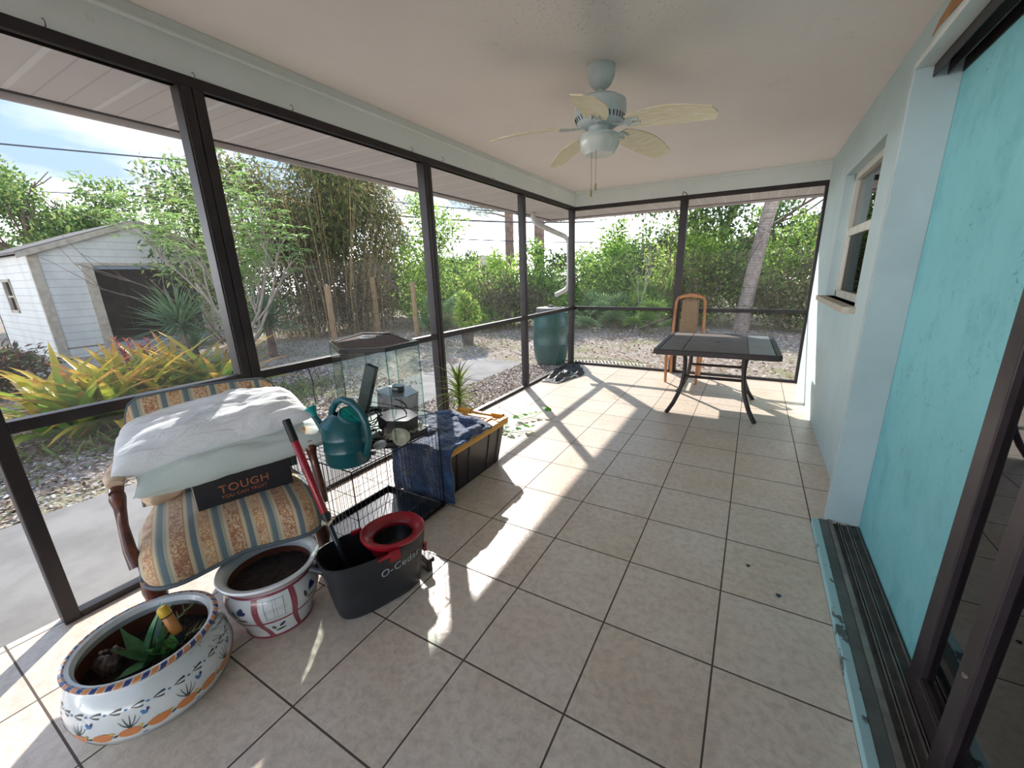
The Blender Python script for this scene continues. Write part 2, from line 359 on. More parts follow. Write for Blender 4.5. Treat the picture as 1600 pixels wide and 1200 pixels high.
# ---- house wall with window opening
W0,W1,WZ0,WZ1=3.43,4.75,1.125,2.14
b=MB(); b.box((XR,2.535,-.1),(3.12,W0,2.56)); b.box((XR,W1,-.1),(3.12,YF+.08,2.56)); b.box((XR,W0,-.1),(3.12,W1,WZ0)); b.box((XR,W0,WZ1),(3.12,W1,2.56))
b.box((XR,-1.35,2.19),(3.12,2.535,2.56)); b.build('wall_right',M_wall)['kind']='structure'
MB().box((3.012,1.56,-.1),(3.12,2.535,2.19)).build('wall_right_recess',M_teal)['kind']='structure'
# exposed wood where paint and stucco fell off above the door
M_bare=pm('bare_wood_patch','#b98a63',.85,c2='#a4744e',vs_=14,bs=40,bst=.4)
pts=[(2.87,2.392),(2.80,2.40),(2.66,2.385),(2.52,2.375),(2.44,2.385),(2.30,2.38),(2.24,2.41),(2.30,2.46),(2.5,2.462),(2.62,2.45),(2.7,2.44),(2.8,2.425)]
b=MB(); n=len(pts); b.add([(XR-.004,y,z) for y,z in pts]+[(XR+.002,y,z) for y,z in pts],[tuple(range(n))]+[(i,(i+1)%n,n+(i+1)%n,n+i) for i in range(n)]); b.build('trim_5',M_bare)['kind']='structure'
# dark rooms inside the house
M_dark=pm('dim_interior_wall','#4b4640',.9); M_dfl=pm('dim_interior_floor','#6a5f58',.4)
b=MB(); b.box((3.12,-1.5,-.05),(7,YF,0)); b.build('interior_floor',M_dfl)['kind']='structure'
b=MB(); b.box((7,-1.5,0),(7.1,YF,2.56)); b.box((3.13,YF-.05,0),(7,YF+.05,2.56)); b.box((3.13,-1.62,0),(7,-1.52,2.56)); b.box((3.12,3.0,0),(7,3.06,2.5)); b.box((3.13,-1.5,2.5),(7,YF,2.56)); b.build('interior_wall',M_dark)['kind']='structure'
# ---- window
M_vinyl=pm('cream_window_frame','#dcd9cf',.45,c2='#cfcbbf',vs_=6)
M_wglass=glass('window_glass',(.55,.56,.56),1.0)
M_wglass2=glass('window_screen_glass',(.16,.15,.15),.35)
win=struct('window_1')
b=MB(); fx0,fx1=3.035,3.09
b.box((fx0,W0,WZ0),(fx1,W0+.05,WZ1)); b.box((fx0,W1-.05,WZ0),(fx1,W1,WZ1)); b.box((fx0,W0,WZ1-.05),(fx1,W1,WZ1)); b.box((fx0,W0,WZ0),(fx1,W1,WZ0+.055)); b.build('frame',M_vinyl,win,bevel=.004)
b=MB(); b.box((3.045,W0+.05,1.635),(3.085,W1-.05,1.700)); b.build('meeting_rail',M_vinyl,win,bevel=.004)
b=MB(); 
for (a,c) in ((W0+.05,W0+.075),(W1-.075,W1-.05)): b.box((3.055,a,WZ0+.055),(3.08,c,1.635))
b.build('sash',M_vinyl,win,bevel=.002)
MB().box((3.068,W0+.05,1.70),(3.072,W1-.05,WZ1-.05)).build('pane',M_wglass,win)
MB().box((3.066,W0+.075,WZ0+.055),(3.070,W1-.075,1.635)).build('pane',M_wglass2,win,label='dark lower pane with insect screen')
b=MB().box((2.902,3.37,1.082),(3.035,4.80,1.125)); b.build('window_sill',pm('tan_stone_sill','#c9c2b2',.8,c2='#b5ad9c',vs_=20,bs=40,bst=.4),win,bevel=.005)
# ---- sliding door: jamb, head, sill tracks, panels
b=MB(); b.box((2.858,2.503,.03),(3.012,2.535,2.18)); b.build('trim_3',M_jamb,bevel=.003)['kind']='structure'
b=MB(); b.box((2.858,-1.3,2.157),(2.918,2.503,2.175)); b.box((2.858,-1.3,2.175),(2.97,2.503,2.185)); b.build('trim_6',M_white,bevel=.002)['kind']='structure'
door=struct('door_1')
b=MB(); b.box((2.918,-1.5,2.19),(3.03,2.50,2.20)); 
for x in (2.918,2.962,3.006): b.box((x,-1.5,2.115),(x+.005,2.495,2.19))
b.build('head_track',M_bronze,door)
b=MB(); b.tube([(2.93,2.46,2.17),(2.955,2.46,2.17)],.018,12); b.tube([(2.972,2.46,2.17),(2.998,2.46,2.17)],.018,12); b.build('track_stop',pm('black_rubber','#141213',.6),door)
M_sillc=pm('chipped_painted_curb','#a9cfd2',.8,c2='#5d6765',vs_=12,lo=.60,hi=.64,bs=30,bst=.4)
M_sillg=pm('worn_grey_curb','#59605d',.9,c2='#6c716d',vs_=10,bs=40,bst=.5)
b=MB(); b.m=0; b.box((2.80,-1.5,-.02),(2.832,2.49,.036)); b.m=1; b.box((2.832,-1.5,-.02),(2.872,2.503,.034)); b.build('door_curb',[M_sillc,M_sillg],door,bevel=.003)
M_alu=pm('weathered_aluminium','#9a938c',.45,c2='#857e78',vs_=15,metal=.6)
M_alud=pm('dirty_track_channel','#5b5753',.6,c2='#45413f',vs_=15,metal=.3)
b=MB(); b.m=0; b.box((2.872,-1.5,0),(2.892,2.503,.040)); b.m=1; b.box((2.892,-1.5,0),(3.012,2.503,.022)); b.m=0
for x in (2.915,2.925,2.955,2.965,2.998): b.box((x,-1.5,.022),(x+.0035,2.50,.034))
b.build('sill_track',[M_alu,M_alud],door)
M_dglass=glass('tinted_door_glass',(.22,.17,.23),1.0,0,2.0)
def panel(x,y0,y1,sw,fr=.035):
    p=[]
    b=MB(); b.box((x,y1-sw,.03),(x+fr,y1,2.13)); b.box((x,y0,.03),(x+fr,y0+sw,2.13)); b.box((x,y0+sw,.03),(x+fr,y1-sw,.12)); b.box((x,y0+sw,2.06),(x+fr,y1-sw,2.13))
    b.box((x-.006,y0+sw,.105),(x+.005,y1-sw,.118)); f=b.build('door_frame',M_bronze2,door,bevel=.004)
    MB().box((x+.018,y0+sw-.005,.115),(x+.023,y1-sw+.005,2.065)).build('door_glass',M_dglass,door); return f
panel(2.972,.25,1.530,.075,.033); panel(2.930,-.25,1.205,.065,.033)
MB().tube([(2.924,1.165,.42),(2.933,1.165,.42)],.007,10).build('door_screw',M_alu,door)
# hooks under the beam
for (y,z,hl) in ((.709,2.31,'small bent wire hook on the pale beam at the left edge, before the thick post'),(1.171,2.303,'small bent wire hook on the pale beam directly above the thick post'),(1.642,2.312,'small bent wire hook on the pale beam, first one right of the thick post'),(2.576,2.313,'small bent wire hook just left of the second slimmer post top'),(2.93,2.32,'small bent wire hook just right of the second slimmer post top'),(3.698,2.297,'small bent wire hook farthest along the left beam, before the third slim post')):
    pth=[(0,y,z+.012),(.012,y,z+.010),(.022,y,z-.002),(.020,y,z-.014),(.010,y,z-.018),(.006,y+.002,z-.010)]
    h=MB().tube(pth,.0018,6).build('hook',pm('steel_wire','#6e6a66',.4,metal=.8) if y<.8 else bpy.data.materials['steel_wire'])
    tag(h,hl,'hook','wire hooks along the left beam')
# ---- ground and path
def gnd():
    b=MB(); s=3.0
    def f(u,v):
        x=-70+140*u; y=-40+130*v; z=-.105
        d=max(0,math.hypot(x+3,y-4)-16); z-=d*.012
        return (x,y,z)
    b.grid(f,40,40); return b
b=gnd(); b.build('ground',M_ground,smooth=True)['kind']='structure'
b=MB()
for (x0,y0,x1,y1) in ((-1.62,-2.5,-.1,-.72),(-1.62,-.7,-.1,1.28),(-1.62,1.3,-.1,3.22),(-2.05,3.24,-.97,4.62),(-2.05,4.64,-.97,6.0)): b.box((x0,y0,-.16),(x1,y1,-.09))
b.build('path',M_conc,bevel=.01)['kind']='structure'
b=MB(); b.box((-.96,3.24,-.16),(-.09,5.9,-.085)); b.build('gravel_strip',M_gravel); tag(bpy.data.objects['gravel_strip'],'strip of grey wood chips between the screen wall and the concrete path','gravel',kind='stuff')

# ================================================================== ceiling fan
M_fanw=pm('aged_white_enamel','#cfd8d8',.35,c2='#bccaca',vs_=12)
fan=thing('ceiling_fan','white five-blade ceiling fan with frosted light bowl hanging from the porch ceiling','ceiling fan',(1.49,2.55,0))
MB().lathe([(.0,ZC),(.078,ZC),(.080,2.475),(.076,2.44),(.058,2.405),(.034,2.385),(.022,2.382),(.0,2.382)],32).build('canopy',M_fanw,fan,smooth=True)
MB().tube([(0,0,2.40),(0,0,2.32)],.014,12).build('downrod',M_fanw,fan,smooth=True)
mo=MB().lathe([(0,2.345),(.05,2.343),(.115,2.335),(.145,2.318),(.148,2.30),(.148,2.262),(.140,2.250),(.143,2.244),(.132,2.215),(.10,2.198),(.065,2.192),(.062,2.150),(.0,2.150)],40).build('motor_housing',M_fanw,fan,smooth=True)
b=MB()
for k in range(36):
    a=2*math.pi*k/36; c,s_=math.cos(a),math.sin(a); c2,s2=math.cos(a+.06),math.sin(a+.06)
    b.tube([(.1425*c,.1425*s_,2.240),(.1315*c2,.1315*s2,2.216)],.0035,5)
b.build('vent_slots',pm('dark_vent_gap','#2d3133',.8),mo)
M_frost=NT('frosted_glass'); M_frost.color('#d5dad2'); M_frost.set(rough=.35,trans=.25); M_frost=M_frost.m
lk=MB().lathe([(0,2.165),(.078,2.162),(.112,2.150),(.116,2.140),(.108,2.132),(.0,2.132)],36).build('light_fitter',M_fanw,fan,smooth=True)
MB().lathe([(.110,2.138),(.116,2.118),(.110,2.095),(.090,2.060),(.080,2.050),(.0,2.047)],36).build('glass_bowl',M_frost,lk,smooth=True)
def blade_mat():
    t=NT('yellowed_fan_blade'); v=t.coords((2,9,1)); c=t.ramp(t.noise(v,6,6,.7),[(.40,'#ece6d0'),(.6,'#ddd0a6'),(.75,'#efebdc')]); t.color(c); t.set(rough=.5); t.bump(t.noise(v,8,5),.2,.003); return t.m
M_blade=blade_mat()
for k in range(5):
    a=R_(-6+72*k); droop=-.055; tilt=R_(-13)
    b=MB(); n=22; top=[];
    def hw(u): return .030+.058*math.sin(math.pi*min(1,(u*.80+.12)))**.8 if u<.93 else (.030+.058*math.sin(math.pi*(.93*.8+.12))**.8)*math.sqrt(max(0,1-((u-.93)/.07)**2))*1.0+.004
    vs=[];
    for i in range(n+1):
        u=i/n; r=.165+u*.475; h=hw(u); z=2.192+droop*u**2
        for s_ in (-1,-.35,.35,1):
            for dz in (.0028,-.0028):
                y=s_*h; vs.append((r,y*math.cos(tilt),z+y*math.sin(tilt)+dz-.004*(abs(s_)**2)))
    fs=[]
    for i in range(n):
        A=i*8;B=(i+1)*8
        for j in range(3):
            fs.append((A+2*j,A+2*j+2,B+2*j+2,B+2*j)); fs.append((A+2*j+1,B+2*j+1,B+2*j+3,A+2*j+3))
        fs.append((A,B,B+1,A+1)); fs.append((A+6,A+7,B+7,B+6))
    for A in (0,n*8): fs+= [(A,A+1,A+3,A+2),(A+2,A+3,A+5,A+4),(A+4,A+5,A+7,A+6)]
    b.add(vs,fs).xf(Matrix.Rotation(a,4,'Z')); bl=b.build('blade',M_blade,fan,smooth=True)
    b=MB(); b.tube([(.07,0,2.198),(.115,0,2.186),(.165,.0,2.184),(.20,0,2.184)],[.012,.011,.013,.010],8,sq=(1,.5)); b.tube([(.165,-.028,2.190),(.165,.028,2.178)],.011,8,sq=(1,.6)); b.tube([(.165,-.026,2.190),(.235,-.016,2.188)],.008,6); b.tube([(.165,.026,2.180),(.235,.016,2.180)],.008,6)
    b.xf(Matrix.Rotation(a,4,'Z')); b.build('blade_arm',M_fanw,bl,smooth=True)
M_brass=pm('dull_brass','#8d7f55',.4,metal=.8)
for (x,y,z) in ((.012,-.085,1.845),(-.02,-.07,1.815)):
    b=MB(); b.tube([(x,y,2.16),(x,y,z+.035)],.0016,5); b.lathe([(0,z+.04),(.005,z+.034),(.006,z+.012),(.003,z),(0,z)],8,(x,y,0)); b.build('pull_chain',M_brass,fan)

# ================================================================== patio table
M_tfr=pm('dark_brown_powder_coat','#2a201e',.42,c2='#352a27',vs_=12,metal=.1)
M_slate=pm('slate_table_tile','#6a5f57',.5,c2='#776d65',vs_=9,bs=30,bst=.25)
M_slate2=pm('pale_slate_table_tile','#8f959c',.28,c2='#82878d',vs_=9,bs=30,bst=.2)
tb=thing('patio_table','dark patio table with slate tile top and curved metal legs by the far screen','table',(2.115,4.475,0),R_(1.5))
TW,TD,TZ=.497,.595,.68
b=MB(); b.box((-TW,-TD,TZ-.042),(TW,TD,TZ-.012)); 
for s_ in (-1,1):
    b.box((s_*TW-.022,-TD-.004,TZ-.048),(s_*TW+.022,TD+.004,TZ)); b.box((-TW,s_*TD-.022,TZ-.048),(TW,s_*TD+.022,TZ))
b.build('tabletop_frame',M_tfr,tb,bevel=.006)
xs=[-TW+.024,-.27,.27,TW-.024]; 
b=MB(); g=.007
for i in range(3):
    ys=[-TD+.024,-.20,.20,TD-.024] if i!=1 else [-TD+.024,0,TD-.024]
    for j in range(len(ys)-1): b.m=0 if i<2 else 1; b.box((xs[i]+g/2,ys[j]+g/2,TZ-.015),(xs[i+1]-g/2,ys[j+1]-g/2,TZ-.002))
b.build('tile_top',[M_slate,M_slate2],tb,bevel=.002)
MB().lathe([(0,TZ+.001),(.022,TZ+.001),(.025,TZ-.002),(.025,TZ-.01)],20).build('umbrella_hole_cap',pm('black_plastic','#161415',.5),tb)
for sx in (-1,1):
    for sy in (-1,1):
        P=[]
        for k in range(15):
            u=k/14; z=.655*(1-u)
            # leg: leaves the frame, drops, then sweeps outwards
            off=-.03+.0*u
            xx=.375-.135*math.sin(math.pi*min(1,u*1.15)*.62+.15)**1+.10*u**2.2+.02
            P.append((xx,z))
        Q=[(.40,.650),(.345,.648),(.300,.632),(.272,.600),(.262,.55),(.258,.47),(.262,.38),(.275,.28),(.300,.19),(.335,.10),(.372,.035),(.392,.004)]
        path=[(sx*x,sy*(.30+(x-.26)*.86),z) for x,z in Q]
        MB().tube(path,.021,10,sq=(1,1)).build('leg',M_tfr,tb,smooth=True)
for sx in (-1,1):
    pass
for sy in (-1,1):
    MB().tube([(-.262,sy*.30,.37),(.262,sy*.30,.37)],.015,8).build('stretcher',M_tfr,tb,smooth=True)

# ================================================================== wooden dining chair
M_oak=pm('orange_oak','#a36a3e',.4,c2='#b57a4a',vs_=6,sc=(6,6,1),coat=.2)
M_weave=NT('tan_woven_fabric'); v=M_weave.coords((1,1,1)); M_weave.color(M_weave.ramp(M_weave.noise(v,120,2),[(.3,'#7d6852'),(.7,'#a38c72')])); M_weave.set(rough=.9); M_weave.bump(M_weave.noise(v,150,2),.4,.003); M_weave=M_weave.m
ch=thing('dining_chair','orange-brown wooden dining chair with tall tan fabric back behind the patio table','chair',(1.675,5.52,0),R_(2))
for sx in (-1,1):
    MB().tube([(sx*.180,-.235,.0),(sx*.190,-.235,.42)],[.017,.022],8,sq=(1,1),twist=R_(22.5)).build('leg',M_oak,ch,bevel=.002)
    pth=[(sx*.180,.29,0),(sx*.188,.255,.2),(sx*.190,.235,.42),(sx*.188,.245,.6),(sx*.183,.275,.85),(sx*.176,.295,.98),(sx*.155,.300,1.035)]
    MB().tube(pth,[.018,.021,.023,.022,.020,.019,.019],8,sq=(1,1),twist=R_(22.5)).build('back_post',M_oak,ch,smooth=True)
    MB().box((sx*.182-.010,-.23,.26),(sx*.182+.010,.25,.29)).build('stretcher',M_oak,ch,bevel=.003)
b=MB(); b.box((-.20,-.245,.355),(.20,-.220,.405)); b.box((-.20,.215,.355),(.20,.24,.405)); b.box((-.20,-.245,.355),(-.178,.24,.405)); b.box((.178,-.245,.355),(.20,.24,.405)); b.build('seat_rail',M_oak,ch,bevel=.004)
def cushion(w,d,z0,z1,n=16,p=5,bul=.012):
    b=MB()
    def f(u,v,top):
        x=2*u-1;y=2*v-1; e=max(abs(x),abs(y)); h=(1-abs(x)**p)**.5*(1-abs(y)**p)**.5
        return (x*w,y*d,(z0+z1)/2+(1 if top else -1)*((z1-z0)/2*h)+(bul*(1-x*x)*(1-y*y) if top else 0))
    b.grid(lambda u,v:f(u,v,True),n,n); k=len(b.f); b.grid(lambda u,v:f(u,v,False),n,n)
    b.f[k:]=[tuple(reversed(q)) for q in b.f[k:]]; return b
cushion(.205,.24,.40,.45).build('seat',M_weave,ch,smooth=True,weld=True)
b=MB(); b.grid(lambda u,v:((2*u-1)*.105,.232+.065*v+.004+.012*(1-(2*u-1)**2),.46+.545*v+.02*v*(1-(2*u-1)**2)),8,10); b.build('back_panel',M_weave,ch,smooth=True,solid=.022)
b=MB(); b.tube([(-.165,.300,1.025),(-.10,.305,1.052),(0,.308,1.065),(.10,.305,1.052),(.165,.300,1.025)],[.018,.022,.024,.022,.018],8,sq=(.8,1.1)); b.build('top_rail',M_oak,ch,smooth=True)

# ================================================================== striped armchair
def mk_damask():
    t=NT('striped_damask'); c=t.n('ShaderNodeTexCoord'); s_=t.n('ShaderNodeSeparateXYZ'); t.l(c.outputs['Object'],s_.inputs[0])
    x=t.math('FRACT',t.math('MULTIPLY_ADD',s_.outputs['X'],1/.178,10.28))
    base=t.ramp(x,[(0.0,'#bfae94'),(.05,'#a06f4c'),(.30,'#a06f4c'),(.32,'#c2b294'),(.38,'#8c8a76'),(.40,'#5f7076'),(.48,'#5f7076'),(.50,'#b8a98b'),(.56,'#b98a5e'),(.74,'#b98a5e'),(.76,'#c2b294'),(.81,'#8c8a76'),(.84,'#5f7076'),(.92,'#5a6a70'),(.94,'#9a9a86'),(1.0,'#bfae94')],'CONSTANT')
    v=t.coords((1,1,1)); n=t.noise(v,75,4,.6); fl=t.ramp(t.noise(v,130,3,.6),[(.46,0.0),(.56,1.0)])
    fm=t.ramp(x,[(0.0,0.0),(.05,1.0),(.30,0.0),(.56,1.0),(.74,0.0)],'CONSTANT')
    c2=t.mix(t.math('MULTIPLY',t.math('MULTIPLY',fl,fm),.85),base,'#d6bf9c')
    blot=t.ramp(t.noise(v,18,3),[(.5,0.0),(.64,.6)]); c2=t.mix(t.math('MULTIPLY',blot,fm),c2,'#8a4f36')
    t.color(c2); t.set(rough=.8,sheen=.2); t.bump(n,.3,.003); return t.m
M_dam=mk_damask()
M_mah=pm('dark_mahogany','#4a261b',.32,c2='#6a3826',vs_=7,sc=(5,5,1),coat=.4)
M_gimp=pm('grey_blue_gimp','#59636a',.8)
M_vel=pm('cream_pink_fabric','#c8ab90',.85,c2='#d8c3a8',vs_=30,bs=80,bst=.2)
AC=thing('armchair','striped damask armchair with carved dark wood arms holding pillows and a black box','armchair',(.385,.778,0),R_(69.6))
def seatmesh():
    b=MB(); n=40; m_=14
    # outline (local x,y) going round; front is -y
    def outl(a):
        c,s_=math.cos(a),math.sin(a); e=.27
        x=math.copysign(abs(c)**e,c); y=math.copysign(abs(s_)**e,s_)
        wx=.330 if y<0 else .330-.045*min(1,y)
        yy=y*.29 if y<0 else y*.26
        if y<0: yy+=(-.018+.030*math.cos(2*math.pi*x*.72))*abs(y)**3   # serpentine front
        return x*wx,yy
    prof=[(.0,.458),(.35,.457),(.62,.452),(.82,.440),(.92,.424),(.975,.395),(1.0,.36),(.998,.33),(.985,.300)]
    N_=72; vs=[];fs=[]
    for k,(s_,z) in enumerate(prof):
        for j in range(N_):
            x,y=outl(2*math.pi*j/N_); vs.append((x*s_,y*s_,z))
    for k in range(len(prof)-1):
        for j in range(N_): fs.append((k*N_+j,k*N_+(j+1)%N_,(k+1)*N_+(j+1)%N_,(k+1)*N_+j))
    b.add(vs,fs); return b,outl
b,outl=seatmesh(); b.build('seat',M_dam,AC,smooth=True,weld=True)
pts=[(*outl(2*math.pi*j/72),.0) for j in range(72)]
b=MB(); b.tube([(x*.992,y*.992,.298) for x,y,_ in pts]+[(pts[0][0]*.992,pts[0][1]*.992,.298)],.009,6); b.build('seat_trim',M_gimp,AC,smooth=True)
b=MB(); b.prism([(x*.96,y*.96) for x,y,_ in pts],.285,.318); b.build('seat_rail',M_mah,AC)
for sx in (-1,1):
    pth=[(sx*.290,-.235,.31),(sx*.296,-.240,.26),(sx*.296,-.236,.19),(sx*.290,-.222,.10),(sx*.286,-.218,.04),(sx*.288,-.226,.0)]
    MB().tube(pth,[.040,.038,.030,.021,.018,.024],12).build('leg',M_mah,AC,smooth=True)
    MB().tube([(sx*.25,.22,.31),(sx*.255,.26,.14),(sx*.265,.31,.0)],[.026,.021,.017],8).build('leg',M_mah,AC,smooth=True)
    # arm: support curves up and back from the seat side to a scrolled hand
    pth=[(sx*.325,-.215,.36),(sx*.335,-.185,.42),(sx*.340,-.130,.50),(sx*.338,-.095,.56),(sx*.336,-.100,.60),(sx*.334,-.090,.618)]
    ap=MB().tube(pth,[.024,.020,.016,.019,.025,.022],12).build('arm_post',M_mah,AC,smooth=True)
    MB().tube([(sx*.334,-.105,.625),(sx*.334,-.04,.640),(sx*.325,.08,.640),(sx*.30,.22,.645)],[.022,.022,.02,.018],10,sq=(1,.8)).build('arm_rail',M_mah,AC,smooth=True)
    MB().tube([(sx*.334,-.085,.652),(sx*.334,-.04,.665),(sx*.327,.05,.667),(sx*.318,.12,.660)],[.022,.032,.032,.022],12,sq=(1.1,.8)).build('arm_pad',M_vel,AC,smooth=True)
def backf(u,v,side):
    x=(2*u-1); wz=.305-.02*(v) ; r=.0
    z=.42+.475*v; 
    if v>.75:
        q=(v-.75)/.25; lim=1-.16*(1-math.sqrt(max(0,1-q*q))); x*=lim
    z+= .018*(1-x*x)*v
    y=.19+.06*v; th=.034*(1-abs(x)**6)**.5*(1-abs(2*v-1)**8)**.5+.004
    return (x*wz,y+side*th,z)
b=MB(); b.grid(lambda u,v:backf(u,v,-1),24,20); b.grid(lambda u,v:backf(1-u,v,1),24,20); b.build('backrest',M_dam,AC,smooth=True,weld=True)
pth=[]
for k in range(61):
    t_=k/60
    if t_<.33: u,v=0,t_/.33
    elif t_<.67: u,v=(t_-.33)/.34,1
    else: u,v=1,(1-t_)/.33
    p_=backf(u,v,0); pth.append(p_)
MB().tube(pth,.008,6).build('back_piping',M_gimp,AC,smooth=True)
cushion(.06,.04,.0,.05).xf(Matrix.Translation((-.235,.12,.455))@Matrix.Rotation(.5,4,'Z')).build('loose_cover_fold',M_vel,AC,smooth=True,weld=True)

def textmesh(txt,size,mat,name,parent,mapf,ext=.0006,bold=0,align='LEFT'):
    cu=bpy.data.curves.new('t','FONT'); cu.body=txt; cu.size=size; cu.offset=bold; cu.align_x=align; cu.space_character=1.08
    ob=bpy.data.objects.new('t',cu); COL.objects.link(ob); dg=bpy.context.evaluated_depsgraph_get(); me=bpy.data.meshes.new_from_object(ob.evaluated_get(dg)); bpy.data.objects.remove(ob)
    bm=bmesh.new(); bm.from_mesh(me); bmesh.ops.triangulate(bm,faces=bm.faces)
    bmesh.ops.subdivide_edges(bm,edges=[e for e in bm.edges if e.calc_length()>size*.4],cuts=2)
    for v_ in bm.verts: v_.co=Vector(mapf(v_.co.x,v_.co.y))
    bm.to_mesh(me); bm.free(); me.name=name; me.materials.clear(); me.materials.append(mat)
    o=bpy.data.objects.new(name,me); COL.objects.link(o); o.parent=parent
    q=o.modifiers.new('s','SOLIDIFY'); q.thickness=ext; q.offset=0; return o
# ---- black box on the seat: local x along its long front edge
M_blk=pm('matte_black_cardboard','#1c1b1e',.55,c2='#232226',vs_=10)
BX=thing('cardboard_box','black box with orange lettering lying on the armchair seat under the pillows','box',(.385,.835,.456),R_(72))
MB().box((-.18,-.125,0),(.18,.125,.125)).build('box_body',[M_blk],BX,bevel=.003)
MB().box((-.1815,-.122,.004),(-.180,.122,.121)).build('end_panel',pm('white_card','#d9dadc',.6),BX,label='white end panel')
M_orng=pm('orange_print','#9a5a38',.7)
textmesh('TOUGH',.050,M_orng,'lettering',BX,lambda x,y:(-.098+x*1.0,-.1257,.050+y),bold=.0006)
textmesh('YOU CAN TRUST',.021,M_orng,'lettering',BX,lambda x,y:(-.094+x*.98,-.1257,.024+y),bold=.0003)
# ---- pillows
M_pil=NT('white_pillow_cotton'); v=M_pil.coords((1,1,1)); M_pil.color(M_pil.ramp(M_pil.noise(v,3,4),[(.4,'#dfe2e4'),(.65,'#e9eaea')])); M_pil.set(rough=.85,sheen=.2)
w1=M_pil.noise(M_pil.coords((5,14,5)),1.3,5,.6,1.2); M_pil.bump(w1,.9,.018); M_pil=M_pil.m
M_pil2=pm('pale_green_white_pillowcase','#c3cfc9',.85,c2='#cdd6d1',vs_=4,bs=9,bst=.35,bd=.01)
from mathutils import noise as mnoise
def pillow(w,d,h,seed):
    b=MB(); n=44
    def f(u,v,s_):
        x=2*u-1;y=2*v-1
        k=1-.035*(1-x*x)*abs(y); k2=(1-.05*(1-y*y)*abs(x))*(1-.27*max(0,y)**1.6)
        th=max(0,(1-abs(x)**3))**.45*max(0,(1-abs(y)**3))**.42
        z=s_*h*.5*th*(1 if s_>0 else .85)
        pn=mnoise.noise(Vector((x*1.6+seed,y*3.2,s_)))*.020+mnoise.noise(Vector((x*4+seed,y*8,s_*2)))*.010+mnoise.noise(Vector((x*9+seed,y*15,s_*2)))*.004
        z+=pn*min(1,th*1.4)
        return (x*w*.5*k2,y*d*.5*k,z)
    b.grid(lambda u,v:f(u,v,1),n,n); b.grid(lambda u,v:f(1-u,v,-1),n,n); return b
def placeM(c,xd,yd):
    x=Vector(xd).normalized(); y=Vector(yd); y=(y-x*y.dot(x)).normalized(); z=x.cross(y)
    m=Matrix((x,y,z)).transposed().to_4x4(); m.translation=Vector(c); return m
p1=pillow(.74,.40,.185,3.1).build('pillow',M_pil,None,smooth=True,weld=True); p1.matrix_world=placeM((.265,.835,.752),(.33,.93,.10),(-.90,.30,.22))
tag(p1,'bright white pillow on top of the pillow pile on the armchair','pillow','pillows on the armchair')
p2=pillow(.75,.43,.17,8.7).build('pillow',M_pil2,None,smooth=True,weld=True); p2.matrix_world=placeM((.330,.875,.628),(.30,.95,.03),(-.90,.28,.06))
tag(p2,'greyish white pillow squashed beneath the top pillow and above the black box','pillow','pillows on the armchair')

# ================================================================== decorated planters
def motif(b,prof_r,poly,th0,z0,mi,off=.0012,slope=0):
    """painted shape wrapped on a pot: poly in metres (s along circumference, t up)"""
    cx=sum(p[0] for p in poly)/len(poly); cy=sum(p[1] for p in poly)/len(poly)
    def P(s_,t_):
        z=z0+t_; r=prof_r(z)+off; a=th0+s_/max(.05,prof_r(z0)); return (r*math.cos(a),r*math.sin(a),z)
    n=len(poly); rings=[[P(cx+(x-cx)*k,cy+(y-cy)*k) for x,y in poly] for k in (1,.5)]
    vs=rings[0]+rings[1]+[P(cx,cy)]
    fs=[(i,(i+1)%n,n+(i+1)%n,n+i) for i in range(n)]+[(n+i,n+(i+1)%n,2*n) for i in range(n)]
    b.add(vs,fs,mi)
def ell(cx,cy,a,c,rot=0,n=10,wob=0,sd=0):
    r_=random.Random(sd); o=[]
    for k in range(n):
        t=2*math.pi*k/n; q=1+wob*(r_.random()-.5); x=a*math.cos(t)*q;y=c*math.sin(t)*q
        o.append((cx+x*math.cos(rot)-y*math.sin(rot),cy+x*math.sin(rot)+y*math.cos(rot)))
    return o
def stroke(p,q,w0,w1,bend=0,n=5):
    p=Vector(p);q=Vector(q);d=q-p;nr=Vector((-d.y,d.x)).normalized() if d.length else Vector((0,1)); L_=[];R2=[]
    for k in range(n+1):
        t=k/n; c=p+d*t+nr*bend*math.sin(math.pi*t); w_=w0+(w1-w0)*t; L_.append(tuple(c+nr*w_/2)); R2.append(tuple(c-nr*w_/2))
    return L_,R2
def strip(b,prof_r,LR,th0,z0,mi,off=.0012):
    L_,R2=LR
    def P(p): z=z0+p[1]; r=prof_r(z)+off; a=th0+p[0]/max(.05,prof_r(z0)); return (r*math.cos(a),r*math.sin(a),z)
    n=len(L_); b.add([P(p) for p in L_]+[P(p) for p in R2],[(i,n+i,n+i+1,i+1) for i in range(n-1)],mi)
def interp(prof):
    zs=[p[1] for p in prof]; rs=[p[0] for p in prof]
    return lambda z: float(np.interp(z,zs,rs))
M_glz=pm('white_glazed_ceramic','#dfe3e2',.22,c2='#d3d8d7',vs_=5,coat=.5)
M_org=pm('orange_glaze','#cf8147',.3,coat=.4); M_blu=pm('cobalt_blue_glaze','#27356f',.3,coat=.4); M_lbl=pm('light_blue_glaze','#4a7fb5',.3,coat=.4)
M_grn=pm('dark_green_glaze','#2c3a35',.3,coat=.4); M_grn2=pm('green_glaze','#47563c',.3,coat=.4); M_yel=pm('yellow_glaze','#d3b23c',.3,coat=.4); M_red=pm('rose_red_glaze','#8f3f4c',.3,c2='#9b4c57',vs_=20,coat=.4); M_gry=pm('thin_grey_line_glaze','#6d7472',.4)
M_terra=pm('terracotta_inside','#6e3d2b',.9,c2='#7f4b36',vs_=12); M_soil=pm('dark_potting_soil','#2a211d',1,c2='#3c312b',vs_=40,bs=60,bst=1,bd=.01)
